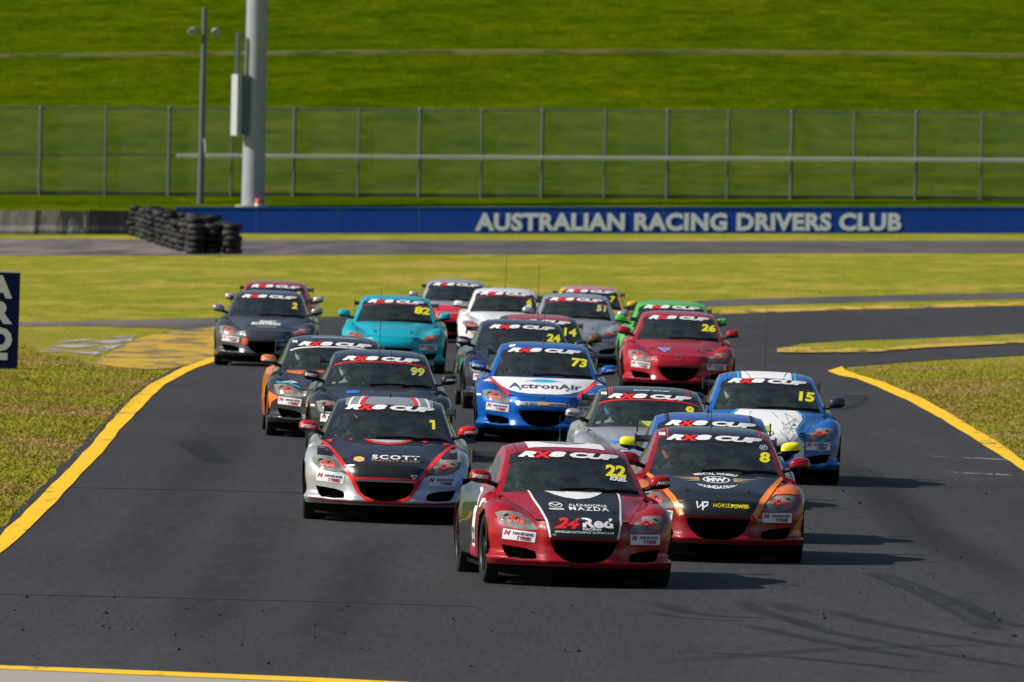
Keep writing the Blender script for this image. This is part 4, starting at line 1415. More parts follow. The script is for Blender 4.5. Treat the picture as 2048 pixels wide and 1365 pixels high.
# ------------------------------------------------------------------ drivers
def driver_body():
    J = {'pelvis': ((-.36, .10, .36), .15), 'waist': ((-.36, .15, .52), .14), 'chest': ((-.36, .18, .70), .17), 'neckb': ((-.36, .17, .84), .085), 'neck': ((-.36, .15, .93), .06)}
    E = [('pelvis', 'waist'), ('waist', 'chest'), ('chest', 'neckb'), ('neckb', 'neck')]
    for s, n in ((-1, 'r'), (1, 'l')):
        J['sh' + n] = ((-.36 + s * .185, .16, .79), .075)
        J['el' + n] = ((-.36 + s * .25, -.06, .66), .05)
        J['wr' + n] = ((-.36 + s * .165, -.29, .79), .034)
        J['ha' + n] = ((-.36 + s * .16, -.35, .82), .042)
        J['hp' + n] = ((-.36 + s * .10, -.04, .34), .10)
        J['kn' + n] = ((-.36 + s * .13, -.42, .48), .075)
        J['an' + n] = ((-.36 + s * .11, -.80, .30), .05)
        J['to' + n] = ((-.36 + s * .11, -.92, .36), .04)
        E += [('chest', 'sh' + n), ('sh' + n, 'el' + n), ('el' + n, 'wr' + n), ('wr' + n, 'ha' + n), ('pelvis', 'hp' + n), ('hp' + n, 'kn' + n), ('kn' + n, 'an' + n), ('an' + n, 'to' + n)]
        for k in range(4):      # fingers closed round the rim
            J['f%d%s' % (k, n)] = ((-.36 + s * (.175 - .0 * k), -.375, .855 - .018 * k), .010)
            J['g%d%s' % (k, n)] = ((-.36 + s * (.150), -.395, .850 - .018 * k), .009)
            E += [('ha' + n, 'f%d%s' % (k, n)), ('f%d%s' % (k, n), 'g%d%s' % (k, n))]
    names = list(J)
    me = bpy.data.meshes.new('driver')
    me.from_pydata([J[k][0] for k in names], [(names.index(a), names.index(b)) for a, b in E], [])
    o = bpy.data.objects.new('driver_tmp', me); col.objects.link(o)
    sk = o.modifiers.new('skin', 'SKIN'); sk.use_smooth_shade = True
    sv = me.skin_vertices[0].data
    for i, k in enumerate(names):
        sv[i].radius = (J[k][1],) * 2
        sv[i].use_root = (k == 'pelvis')
    ss = o.modifiers.new('sub', 'SUBSURF'); ss.levels = 1; ss.render_levels = 1
    dg = bpy.context.evaluated_depsgraph_get()
    out = bpy.data.meshes.new_from_object(o.evaluated_get(dg))
    bpy.data.objects.remove(o)
    if not len(out.materials): out.materials.append(None)
    return out
DRIVER = driver_body()
def helmet():
    m, v = MB(), MB()
    nu, nv = 24, 16
    g = []
    for i in range(nv + 1):
        ph = -1.1 + (math.pi / 2 + 1.1) * i / nv
        for j in range(nu):
            th = 2 * math.pi * j / nu
            x = .125 * math.cos(ph) * math.cos(th); y = .155 * math.cos(ph) * math.sin(th); z = .145 * math.sin(ph)
            if y < 0 and z < -.02: y -= .028 * math.cos(th + math.pi / 2) ** 2 * 1.0
            g.append((x, y, z))
    m.add(g, [(a * nu + k, a * nu + (k + 1) % nu, (a + 1) * nu + (k + 1) % nu, (a + 1) * nu + k) for a in range(nv) for k in range(nu)])
    V = []
    for i in range(5):
        ph = -.12 + .55 * i / 4
        for j in range(13):
            th = R(205) + R(130) * j / 12
            V.append((.129 * math.cos(ph) * math.cos(th), .160 * math.cos(ph) * math.sin(th), .150 * math.sin(ph)))
    v.add(V, [(a * 13 + k, a * 13 + k + 1, (a + 1) * 13 + k + 1, (a + 1) * 13 + k) for a in range(4) for k in range(12)])
    s = MB()
    V = []
    for i in range(3):
        ph = .62 + .28 * i / 2
        for j in range(25):
            th = 2 * math.pi * j / 24
            V.append((.1265 * math.cos(ph) * math.cos(th), .157 * math.cos(ph) * math.sin(th), .147 * math.sin(ph)))
    s.add(V, [(a * 25 + k, a * 25 + k + 1, (a + 1) * 25 + k + 1, (a + 1) * 25 + k) for a in range(2) for k in range(24)])
    return m.mesh('helmet', True), v.mesh('visor', True), s.mesh('helmet_stripe', True)
HELM, VISOR, HSTRIPE = helmet()
VISOR_M = plain('helmet_visor', (0.02, 0.022, 0.025), 0.08, metal=0.3)

# ------------------------------------------------------------------ one car
SEAMM = MATT
BANNER_POLY = [(-.565, 1.070), (-.50, 1.094), (-.40, 1.112), (-.25, 1.124), (0, 1.130), (.25, 1.124), (.40, 1.112), (.50, 1.094), (.565, 1.070),
               (.535, 1.150), (.46, 1.180), (.3, 1.1925), (0, 1.1975), (-.3, 1.1925), (-.46, 1.180), (-.535, 1.150)]
CAR_GROUP = 'race cars streaming down the track'

class Car:
    def __init__(s, px, text_w, label, yaw=0.0, body=(0.2, 0.2, 0.2), metal=0.0, rough=.32, mats=None, mirror=None, mirror_text=True,
                 wing=BLACK, plates=BLACK, aerial=None, py=None, banner_line=None, dba=True, tyre_stickers=(1, -1), wipers=(0, 1), pins=True, speedy=WHITE):
        d = 24960.0 / text_w + 0.35
        ux = unroll_x(px, py if py else 700)
        X = (ux - IW / 2) / FPX * d
        s.root = empty('race_car', (X, d, zg(X, d - 1.0)))
        s.root.rotation_euler = (0, R(0.9), R(yaw))
        s.root.scale = (1, 1, 1.037)
        tag(s.root, label, 'race car', CAR_GROUP)
        m = mats or {}
        P = paint(body, metal, rough)
        s.P = {}
        def part(name, me, mat, parent=None):
            o = obj(name, me, mat, parent or s.root)
            return o
        g = lambda k: m.get(k, P)
        s.P['bumper'] = part('front_bumper', BODY['bumper'], g('bumper'))
        s.P['bonnet'] = part('bonnet', BODY['bonnet'], g('bonnet'))
        s.P['fenderL'] = part('front_fender', BODY['fenderL'], g('fender'))
        s.P['fenderR'] = part('front_fender', BODY['fenderR'], g('fender'))
        s.P['doorL'] = part('door', BODY['doorL'], g('door'))
        s.P['doorR'] = part('door', BODY['doorR'], g('door'))
        part('rear_fender', BODY['quarterL'], g('quarter')); part('rear_fender', BODY['quarterR'], g('quarter'))
        s.P['roof'] = part('roof', BODY['roof'], g('roof'))
        s.P['frame'] = part('window_pillars', BODY['frame'], g('frame'))
        part('boot_lid', BODY['boot'], P); part('rear_bumper', BODY['tail'], P)
        part('panel_gaps', BODY['seam'], SEAMM)['kind'] = 'stuff'
        s.P['screen'] = part('windscreen', BODY['windscreen'], SCREEN)
        for k in ('sideL', 'sideR', 'rsideL', 'rsideR'): part('side_window', BODY[k], SIDEGL)
        part('rear_window', BODY['rearwin'], SIDEGL)
        for k, sg in (('lampL', -1), ('lampR', 1)):
            L = part('headlight', BODY[k], LENS); s.P[k] = L
            part('lamp_housing', LAMPM[sg][0], m.get('lamp', GREYV if False else LAMPH), L)
            for lb in LAMPM[sg][1]: part('lamp_bowl', lb, CHROME, L)
            if dba:
                part('lettering', text_decal('dba', sg * .612, .578, .155, .062, 'F', .005, .016, .1, 1.0, -.10 if sg < 0 else .03), DBA, L)
        G_ = part('grille', GRILLE_TRAY, MATT)
        part('grille_mesh', GRILLE_BARS, MATT, G_)
        for sg in (1, -1): part('air_duct', DUCT_ME[sg], MATT)
        s.P['chin'] = part('front_splitter', CHIN, m.get('chin', MATT))
        part('underbody', UNDER, MATT); part('cowl', COWL, MATT)
        for sg in (-1, 1):
            for yc in (-1.36, 1.34):
                w = part('wheel', RIMM, RIM)
                w.location = (sg * .742, yc, .315)
                w.rotation_euler = (R(random.uniform(0, 72)), 0, (0 if sg < 0 else math.pi) + (R(yaw * .4) if yc < 0 else 0))
                part('tyre', TYRE, RUBBER, w)
        for sg in (-1, 1):
            mm = mirror if mirror is not None else P
            o = part('wing_mirror', MIR_T if sg < 0 else MIR_TR, mm)
            o.location = (sg * .842, -.62, .925); o.scale = (1.13, 1.1, 1.13)
            part('mirror_base', MIR_L if sg < 0 else MIR_LR, BLACK, o)
            if mirror_text: part('lettering', SPEEDY_L if sg < 0 else SPEEDY_R, speedy, o)
        if wing:
            w = part('rear_wing', WING, wing)
            for sg in (-1, 1):
                q = part('strut', STRUT, BLACK, w); q.location = (sg * .35, 0, 0)
                e = part('end_plate', ENDP, plates, w); e.location = (sg * .706, 0, 0)
        if aerial:
            a = part('aerial', AERIAL[aerial], BLACK)
            a.location = (0, .55, 1.235)
        for i in wipers: part('wiper', WIPERS[i], MATT)
        if pins:
            for pm in PINS: part('bonnet_pin', pm, BLACK)
        part('dashboard', DASH, MATT); part('roll_cage', CAGEM, CAGE); part('seat', SEAT, BLACK)
        part('steering_wheel', STEER, BLACK); part('rear_bulkhead', REARB, BLACK)
        # sun strip across the top of the windscreen
        b = part('sun_strip', poly_decal([BANNER_POLY], 'F', .003, .04), VBLK)
        part('lettering', text_decal('R', -.383, 1.160, .175, .052, 'F', .006, .06, .45), WHITE, b)
        part('lettering', text_decal('X', -.245, 1.158, .19, .058, 'F', .0075, .06, .2), REDV, b)
        part('lettering', text_decal('8', -.105, 1.166, .165, .050, 'F', .0065, .07, .25), WHITE, b)
        part('lettering', text_decal('CUP', .245, 1.160, .47, .050, 'F', .006, .07, .25, 1.0, -.035), WHITE, b)
        if banner_line:
            part('strip_edge', poly_decal(band(BANNER_POLY[:9], .012), 'F', .004, .04), banner_line, b)
        for sg in tyre_stickers: s.tyre_sticker(sg)

    def tyre_sticker(s, sg):
        t = -.09 if sg < 0 else .02
        c, w = sg * .585, .432
        def rot(x, y): return (c + x * math.cos(t) - y * math.sin(t), w + x * math.sin(t) + y * math.cos(t))
        b = obj('sticker', poly_decal([[rot(-.145, -.045), rot(.145, -.045), rot(.145, .045), rot(-.145, .045)]], 'F', .003), WHITE, s.P['bumper'])
        o = obj('lettering', text_decal('N', *rot(-.105, .016), .06, .046, 'F', .005, .08, .3, 1, t), MAROONV, s.P['bumper'])
        obj('lettering', text_decal('NANKANG', *rot(.035, .018), .19, .030, 'F', .005, .04, .2, 1, t), NAVYV, s.P['bumper'])
        obj('lettering', text_decal('TYRES', *rot(.045, -.020), .13, .034, 'F', .005, .06, .25, 1, t), MAROONV, s.P['bumper'])

    def number(s, txt, mat=YELV, u=.455, w=1.025, wid=None, h=.10, tilt=-.06, bold=.045):
        wid = wid or .075 * len(txt) + .02
        if txt == '1':
            k = [(-.40, .5), (.30, .5), (.42, -.5), (.0, -.5), (-.08, .26), (-.46, .22)]
            obj('race_number', poly_decal([[(u + a * wid, w + b * h) for a, b in k]], 'F', .005), mat, s.root)
            return
        obj('race_number', text_decal(txt, u, w, wid, h, 'F', .005, bold, .05, 1.0, tilt), mat, s.root)

    def panel(s, polys, mat, name='stripe', parent=None, axis='F', off=.0025, step=.025, both=False):
        if both:
            s.panel([[(-x, y) for x, y in p][::-1] for p in polys], mat, name, 'fenderL' if parent == 'fenderR' else parent, axis, off, step)
        off = off + .0015
        return obj(name, poly_decal(polys, axis, off, step), mat, s.P[parent] if parent else s.root)

    def text(s, body, u, w, wid, h, mat=WHITE, parent=None, axis='F', off=.0055, bold=.02, shear=0.0, spacing=1.0, tilt=0.0, arc=None, flip=False):
        return obj('lettering', text_decal(body, u, w, wid, h, axis, off, bold, shear, spacing, tilt, arc, flip), mat, s.P[parent] if parent else s.root)

    def driver(s, label, suit, helm, stripe=None):
        p = obj('person', DRIVER, suit)
        p.matrix_world = s.root.matrix_world if False else Matrix.LocRotScale(s.root.location, s.root.rotation_euler, s.root.scale)
        tag(p, label, 'person', 'drivers at the wheel')
        h = obj('helmet', HELM, helm, p); h.location = (-.37, .08, 1.015)
        obj('visor', VISOR, VISOR_M, h)
        if stripe: obj('helmet_stripe', HSTRIPE, stripe, h)
        return p
LAMPH = plain('lamp_housing', (0.30, 0.30, 0.29), 0.35)
# ------------------------------------------------------------------ place the setting's objects
skids(); tufts(); crumbs(); blue_wall(); barrier_segments(); fence(); tower(); lamp_post(); tyre_wall(); terrace_edge(); marker_board()

# ------------------------------------------------------------------ the cars
SUIT = plain('black_race_suit', (.02, .02, .025), .8)
HW = plain('helmet_white', (.75, .75, .75), .2, nz=.03)
HO = plain('helmet_orange', (.75, .20, .04), .2, nz=.03)
HB = plain('helmet_blue', (.10, .35, .65), .2, nz=.03)
HK = plain('helmet_black', (.02, .02, .02), .2)
BLKP = paint((.013, .014, .017), 0, .3, .8)
V_EDGE = [(.42, .832), (.405, .76), (.375, .68), (.352, .61), (.338, .55), (.322, .48), (.312, .428)]
def v_panel(e): return [e + [(-x, y) for x, y in e[::-1]]]
def half(e): return [(x, y) for x, y in e]

RED = (.30, .004, .009)
# -- 22
c = Car(1125.7, 203, 'red and black race car numbered 22 leading the pack', 5.2, RED, mats={'door': BLKP, 'quarter': BLKP}, py=915, aerial=.25)
c.panel(v_panel(V_EDGE), VBLK, 'bonnet_panel', 'bonnet')
c.panel(band(V_EDGE, .018), WHITE, 'pinstripe', 'bonnet', off=.004, both=True)
c.panel([[(-.27, .8335), (-.20, .805), (-.12, .782), (0, .768), (.12, .782), (.20, .805), (.27, .8335)]], WHITE, 'bonnet_flash', 'bonnet', off=.004)
c.panel(ring(-.225, .712, .062, .024, .010), WHITE, 'emblem', 'bonnet', off=.005)
c.panel(band([(-.27, .720), (-.245, .716), (-.225, .704), (-.205, .716), (-.18, .720)], .008), WHITE, 'emblem', 'bonnet', off=.005)
c.text('mazda', -.225, .678, .135, .017, WHITE, 'bonnet', bold=.04)
c.text('ALEXANDRIA', .075, .716, .36, .020, WHITE, 'bonnet', bold=.015, spacing=1.15)
c.text('MAZDA', .075, .686, .37, .032, WHITE, 'bonnet', bold=.015, spacing=1.25)
c.text('24', -.155, .553, .25, .094, REDV, 'bumper', bold=.045, shear=.35, off=.006)
c.text('Red', .125, .563, .285, .084, WHITE, 'bumper', bold=.04, off=.005)
c.text('RACING', .07, .507, .17, .021, WHITE, 'bumper', bold=.03)
c.text('AFFORDABLE MOTORSPORT CLOTHING & KIT', .0, .478, .55, .019, WHITE, 'bumper', bold=.03)
c.text('TOW', -.275, .450, .035, .014, WHITE, 'bumper')
c.number('22', h=.105, wid=.20, w=1.035, u=.43)
c.text('KRIEL', .445, .962, .17, .035, WHITE, 'screen', bold=.05, shear=.3, tilt=-.07)
c.panel([[(-.36, -.15), (.36, -.15), (.36, .9), (-.36, .9)]], WHITE, 'roof_panel', 'roof', axis='T', off=.003, step=.1)
c.panel([ellipse(0, .35, .22, .30)], GREYV, 'roof_panel', 'roof', axis='T', off=.005, step=.1)
c.panel([[(-.66, .30), (-.34, .30), (-.34, .66), (-.66, .66)]], WHITE, 'number_plate', 'doorL', axis='L', off=.003)
c.text('22', -.50, .40, .26, .15, BLACK, 'doorL', axis='L', bold=.06, flip=True)
c.text('A', -.50, .59, .08, .07, BLACK, 'doorL', axis='L', bold=.03, flip=True)
c.panel(band([(-.69, .62), (-.50, .70), (-.2, .78), (.2, .81)], .02), WHITE, 'pinstripe', 'doorL', axis='L', off=.004)
c.panel([[(-.69, .64), (-.50, .715), (-.2, .79), (.2, .815), (.2, .826), (-.69, .80)]], paint(RED), 'door_flash', 'doorL', axis='L', off=.003)
c.panel([[(-.69, .20), (.1, .20), (-.1, .30), (-.69, .42)]], MAROONV, 'door_flash', 'doorL', axis='L', off=.002)
c.panel([[(-.95, .66), (-.78, .66), (-.78, .74), (-.95, .72)]], WHITE, 'sticker', 'fenderL', axis='L', off=.003)
c.panel([[(-.335, .39), (-.30, .41), (-.27, .33), (-.30, .32)]], REDV, 'tow_strap', 'bumper', off=-.03)
c.panel([[(-.10, .8475), (-.10, .8575)][::-1] + [(.5, .8575), (.5, .8475)][::-1]] if False else [[(.12, .872), (.42, .872), (.42, .886), (.12, .886)]], plain('dash_sheet', (.30, .34, .34), .6), 'screen_sticker', 'screen', off=-.02)
c.driver('driver in a dark suit inside red number 22 car', SUIT, HK, YELV)

# -- 8
DRED = (.24, .004, .009)
c = Car(1421.8, 192, 'dark red car numbered 8 with black bonnet and orange stripes', 1.2, DRED, mats={'bonnet': BLKP, 'roof': BLKP, 'door': BLKP}, py=878, aerial=.25, mirror=paint(DRED), mirror_text=False)
V8 = [(.515, .648), (.475, .60), (.43, .553), (.41, .54)] if False else [(.50, .645), (.46, .60), (.40, .58), (.375, .53), (.345, .47), (.322, .428)]
c.panel(v_panel(V8), VBLK, 'nose_panel', 'bumper')
c.panel(band([(.665, .806), (.60, .752), (.53, .685), (.475, .62), (.445, .59), (.41, .535), (.365, .455), (.35, .43)], [.03, .045, .05, .055, .055, .055, .055, .055]), ORANGEV, 'stripe', 'bonnet', off=.004, both=True)
c.panel([[(.52, .612), (.56, .662), (.60, .705), (.66, .738), (.74, .752), (.80, .735), (.838, .70), (.852, .645), (.80, .652), (.72, .658), (.65, .658), (.576, .648)]], paint((.62, .15, .02)), 'fender_flash', 'fenderR', off=.0025, both=True)
c.panel([[(.775, .39), (.845, .47), (.856, .46), (.852, .27), (.70, .262), (.74, .30)]], paint((.62, .15, .02)), 'corner_flash', 'bumper', off=.0025, both=True)
c.panel([[(.835, .58), (.866, .58), (.866, .615), (.835, .615)]], WHITE, 'side_marker', 'fenderR', off=.004, both=True)
c.panel([[(-.425, .54), (-.40, .54), (-.335, .43), (-.36, .43)]], WHITE, 'stripe', 'bumper', off=.004)
c.panel(ring(0, .768, .135, .032, .016), WHITE, 'logo_ring', 'bonnet', off=.004)
c.text('MW', 0, .768, .19, .038, WHITE, 'bonnet', bold=.06, off=.0045)
for k, (a, b) in enumerate(((.17, .43), (.17, .37), (.17, .31))):
    y = .776 - k * .011
    c.panel([[(a, y), (a, y + .008), (b, y + .004 - .004 * k)]], GOLDV, 'logo_wing', 'bonnet', off=.004, both=True)
c.text('FOUNDATION', 0, .768, .40, .030, WHITE, 'bonnet', bold=.04, arc=(.27, .072, -1))
c.text('MENTAL WHEELS', 0, .762, .46, .020, WHITE, 'bonnet', bold=.04, arc=(.34, .060, 1))
c.text('HORSE', .035, .528, .165, .036, YELV, 'bumper', bold=-.005, spacing=1.1)
c.text('POWER', .215, .525, .18, .036, YELV, 'bumper', bold=.05, spacing=1.05)
c.panel(band([(-.21, .56), (-.20, .50), (-.155, .535), (-.155, .555)], .016) + band([(-.15, .56), (-.15, .48)], .018) + band([(-.158, .553), (-.10, .553), (-.105, .528), (-.145, .505)], .015), WHITE, 'logo', 'bumper', off=.005)
c.text('TOW', .405, .405, .072, .026, WHITE, 'bumper', bold=.01)
c.panel([ellipse(.335, .425, .024, .03)], REDV, 'tow_strap', 'bumper', off=.008)
c.number('8', h=.10, wid=.105, u=.50, w=.998)
c.panel(ring(.49, 1.090, .042, .024, .006), WHITE, 'sticker', 'screen', off=.006)
c.text('27', .49, 1.094, .05, .026, WHITE, 'screen', bold=.03)
c.panel(band([(.455, -.3), (.455, .95)], .012), REDV, 'roof_pinstripe', 'roof', axis='T', off=.004, step=.15, both=True)
c.text('RX8', -.505, 1.19, .06, .030, WHITE, 'frame', bold=.05)
c.driver('driver with orange helmet inside dark red number 8 car', SUIT, HO, HW)

# -- 1
SIL = (.50, .51, .52)
c = Car(775, 179, 'silver car numbered 1 with black bonnet and red V stripes', .3, SIL, .55, .3, mats={'bonnet': BLKP, 'frame': BLKP}, mirror=paint((.55, .01, .015)), py=820, aerial=.55)
c.panel(v_panel([(.46, .625), (.435, .585), (.40, .545), (.36, .49), (.33, .445)]), VBLK, 'nose_panel', 'bumper')
VR = [(.70, .802), (.63, .755), (.56, .69), (.505, .63), (.47, .59), (.42, .525), (.365, .45), (.335, .405), (.31, .35), (.28, .29), (.22, .240), (.12, .207), (0, .197)]
c.panel(band(VR, [.022, .03, .036, .04, .04, .042, .044, .044, .042, .036, .03, .026, .026]), REDV, 'stripe', 'bonnet', off=.004, both=True)
c.panel(band([(-.34, .436), (0, .440), (.34, .436)], .024), REDV, 'stripe', 'bumper', off=.0045)
c.panel(band([(.80, .222), (.5, .20), (.25, .193), (0, .190)], .016), MAROONV, 'lower_stripe', 'bumper', off=.005, both=True)
c.panel(band([(.80, .150), (.66, .13)], .05), REDV, 'lower_stripe', 'chin', off=.0, both=True) if False else None
c.panel([[(.575, .652), (.56, .69), (.585, .725), (.65, .745), (.735, .747), (.735, .66)]], VBLK, 'fender_flash', 'fenderR', off=.0025, both=True)
c.panel([[(.425, .50), (.50, .505), (.36, .445)]], VBLK, 'flash', 'bumper', off=.003, both=True)
c.panel(band([(-.24, .832), (-.15, .803), (0, .790), (.15, .803), (.24, .832)], .018), REDV, 'bonnet_arc', 'bonnet', off=.004)
c.panel([[(-.21, .833), (-.13, .814), (0, .804), (.13, .814), (.21, .833)]], SILVERV, 'bonnet_arc', 'bonnet', off=.003)
c.panel([[(.36, .832), (.42, .832), (.395, .812)], [(.58, .822), (.66, .812), (.60, .790)]], REDV, 'bonnet_flash', 'bonnet', off=.004, both=True)
c.text('SCOTT', .095, .655, .50, .042, WHITE, 'bonnet', bold=.035, spacing=1.2)
c.text('PROPERTY GROUP', .095, .621, .50, .014, GOLDV, 'bonnet', bold=.01, spacing=1.5)
c.panel([[(-.345, .64), (-.29, .658), (-.235, .64), (-.235, .612), (-.29, .597), (-.345, .612)]], GOLDV, 'logo', 'bonnet', off=.004)
c.panel([[(.255, .485), (.33, .485), (.293, .435)]], WHITE, 'sticker', 'bumper', off=.005)
c.panel([[(.272, .478), (.314, .478), (.293, .448)]], REDV, 'sticker', 'bumper', off=.0065)
c.panel([[(.285, .405), (.315, .415), (.33, .375), (.30, .365)]], REDV, 'tow_strap', 'bumper', off=.01)
for (a, b, mt) in ((.27, .31, REDV), (.315, .335, WHITE), (.34, .40, GREYV), (.415, .44, WHITE)):
    c.panel([[(a, -.27), (b, -.27), (b - .06, .5), (b - .09, .95), (a - .10, .95), (a - .07, .5)]], mt, 'roof_stripe', 'roof', axis='T', off=.003, step=.1, both=True)
c.number('1', h=.095, wid=.075, u=.465, w=1.005)
c.panel(band([(-.36, 1.075), (-.335, 1.045)], .006), ORANGEV, 'screen_sticker', 'screen', off=.005)
c.driver('driver in dark suit inside silver number 1 car', SUIT, HK, None)

# -- blue with yellow mirrors
c = Car(1415, 182, 'blue car with yellow mirrors half hidden behind number 8', .8, (.02, .085, .36), py=845, mirror=paint((.78, .75, .02), 0, .35), mirror_text=False, wing=paint((.55, .6, .02)), aerial=.55, plates=BLACK)
c.panel(band([(.44, -.3), (.44, .95)], .03), BLACK, 'roof_stripe', 'roof', axis='T', off=.004, step=.15, both=True)
c.number('7', w=1.0)

# -- silver 9
c = Car(1293.6, 168.5, 'silver car with black roof and black mirrors base behind number 22', 1.0, (.46, .465, .48), .55, .3, mats={'roof': BLKP, 'frame': paint((.06, .062, .068), .3)}, py=798, banner_line=REDV, speedy=BLACK, wipers=(0,))
c.root['label'] = 'silver car with black roof and blue helmeted driver behind number 22'
c.panel(band([(.445, -.3), (.445, .95)], .012) + band([(.415, -.3), (.415, .95)], .008), REDV, 'roof_pinstripe', 'roof', axis='T', off=.004, step=.15, both=True)
c.text('RX8 CUP', .03, -.17, .42, .05, WHITE, 'roof', axis='T', bold=.04, shear=.25)
c.text('RX8', -.505, 1.185, .06, .032, WHITE, 'frame', bold=.05)
c.panel([[(-.46, .665), (-.32, .672), (-.41, .635)]], BLUEV, 'sticker', 'bonnet', off=.004)
c.number('9', w=1.02, h=.105)
c.driver('driver with blue and white helmet inside silver black-roofed car', plain('grey_race_suit', (.3, .33, .32), .8), HB, HW)

# -- 15
c = Car(1529, 158.6, 'blue and white car numbered 15 with line pattern on bonnet', 0.6, (.008, .115, .42), .1, py=760, mirror=paint((.02, .022, .04)), aerial=.75, mirror_text=False)
e = [(.33, .832), (.40, .775), (.42, .72), (.35, .66), (.30, .60), (.30, .56), (.36, .50), (.43, .43), (.40, .38), (.335, .43)]
c.panel(v_panel([(.33, .833), (.40, .78), (.41, .73), (.35, .66), (.31, .60)]), WHITE, 'bonnet_panel', 'bonnet')
c.panel(v_panel([(.325, .625), (.31, .60), (.345, .53), (.42, .45), (.40, .40), (.33, .425)]), WHITE, 'nose_panel', 'bumper')
c.panel([[(.335, .415), (.415, .41), (.415, .31), (.38, .235), (.29, .275)]], WHITE, 'nose_panel', 'bumper', both=True)
c.panel(band([(.35, .832), (.43, .778), (.44, .73), (.37, .65), (.33, .60), (.37, .53), (.43, .46)], .014), CYANV, 'pinstripe', 'bonnet', off=.003, both=True)
for a, b in (((.15, .70), (.28, .58)), ((.28, .58), (.20, .80)), ((.15, .70), (.22, .56)), ((.22, .56), (.33, .74)), ((.33, .74), (.20, .66)), ((.2, .8), (.36, .70)), ((.12, .60), (.24, .46)), ((.24, .46), (.16, .62)), ((.16, .62), (.32, .62)), ((.30, .56), (.22, .44)), ((.05, .80), (.12, .74)), ((-.2, .81), (-.22, .77))):
    c.panel(band([a, b], .008), GREYV, 'pattern_line', 'bonnet', off=.004)
c.panel([[(.59, .500), (.66, .505), (.655, .372), (.60, .366)]], CYANV, 'stripe', 'bumper', off=.0025, both=True)
c.panel([[(.62, .236), (.69, .240), (.64, .195), (.57, .195)]], CYANV, 'stripe', 'bumper', off=.0025, both=True)
c.panel([[(-.30, -.3), (.30, -.3), (.30, .95), (-.30, .95)]], WHITE, 'roof_panel', 'roof', axis='T', off=.003, step=.1)
c.panel(band([(.34, -.3), (.34, .95)], .025), CYANV, 'roof_stripe', 'roof', axis='T', off=.003, step=.15, both=True)
c.panel(band([(.20, -.3), (.26, .3), (.2, .95)], .012), GREYV, 'pattern_line', 'roof', axis='T', off=.005, step=.15, both=True)
c.panel(ring(.0, .56, .05, .03, .012), CHROME, 'emblem', 'bumper', off=.005)
c.panel([[(.83, .57), (.864, .575), (.864, .595), (.83, .59)]], WHITE, 'side_marker', 'fenderR', off=.004, both=True)
c.number('15', h=.11, wid=.19, u=.475, w=1.0)
c.driver('driver with white helmet inside blue and white number 15 car', SUIT, HW, HK)

# -- 99
c = Car(757, 155, 'charcoal black car numbered 99 following number 1', 1.6, (.028, .03, .034), .3, .28, py=723, banner_line=REDV, aerial=.75, wipers=(0, 1))
c.number('99', plain('dull_yellow_vinyl', (.55, .55, .10), .5), h=.10, wid=.17)
c.panel([[(-.42, .765), (-.25, .775), (-.28, .742), (-.41, .735)]], BLUEV, 'sticker', 'bonnet', off=.004)
c.panel([[(.80, .57), (.862, .575), (.862, .60), (.80, .595)]], plain('lens_white', (.6, .6, .5), .2), 'side_marker', 'fenderR', off=.004, both=True)
c.driver('driver in grey suit inside charcoal number 99 car', plain('grey_race_suit', (.3, .33, .32), .8), HW, HK)

# -- orange and black
ORG = paint((.70, .16, .015), 0, .35)
c = Car(665, 148, 'black car with orange mirrors and orange doors beside number 99', 2.2, (.03, .032, .037), .2, .28, py=692, mats={'door': ORG, 'quarter': ORG}, mirror=ORG, banner_line=WHITE, tyre_stickers=(-1,), wipers=(0,))
c.panel([[(-.62, .818), (-.60, .790), (-.46, .772), (-.2, .800), (.3, .802), (.6, .80), (.6, .82), (.3, .832), (-.3, .832)]], ORG, 'bonnet_flash', 'bonnet', off=.003)
c.panel([[(-.70, .665), (-.56, .69), (-.48, .665), (-.55, .655), (-.68, .655)]], WHITE, 'sticker', 'fenderL', off=.004)
c.panel(band([(-.76, .662), (-.60, .655), (-.46, .60)], .014), CYANV, 'sticker', 'fenderL', off=.006)
c.panel([[(-.865, .52), (-.845, .55), (-.70, .47), (-.76, .46), (-.81, .42), (-.845, .28), (-.86, .28)]], ORG, 'corner_flash', 'bumper', off=.003)
c.panel(band([(-.28, -.05), (.30, -.05)], .05), SILVERV, 'roof_badge', 'roof', axis='T', off=.004)
c.text('RX8', -.505, 1.185, .06, .032, WHITE, 'frame', bold=.05)
c.panel([[(.05, .30), (.35, .30), (.35, .7), (.0, .7)]], ORG, 'roof_flash', 'roof', axis='T', off=.004)
c.panel([[(-.24, .75), (-.16, .76), (-.15, .72), (-.22, .70)]], CYANV, 'sticker', 'bonnet', off=.004)
c.driver('driver in dark suit inside the black and orange car', SUIT, HW, None)

# -- 73
c = Car(1084.5, 146.7, 'bright blue car numbered 73 with white advertising bonnet', 0.4, (.004, .10, .42), .15, py=708, aerial=.55)
c.panel(v_panel([(.67, .815), (.62, .765), (.54, .70), (.45, .655), (.33, .625), (.18, .610)]), WHITE, 'bonnet_panel', 'bonnet')
c.panel(band([(.70, .79), (.62, .735), (.55, .68), (.48, .62), (.44, .585)], .045), REDV, 'stripe', 'bonnet', off=.004, both=True)
c.text('ActronAir', .02, .708, .94, .066, NAVYV, 'bonnet', bold=.035, spacing=1.05, off=.005)
c.panel([ellipse(0, .768, .16, .012)], CYANV, 'swoosh', 'bonnet', off=.004)
c.panel(band([(-.24, .762), (-.08, .785), (.06, .788), (.26, .765)], [.006, .02, .018, .005]), CYANV, 'swoosh', 'bonnet', off=.0045)
c.text('HI-TECH', -.16, .487, .16, .026, NAVYV, 'bumper', bold=.04, off=.006)
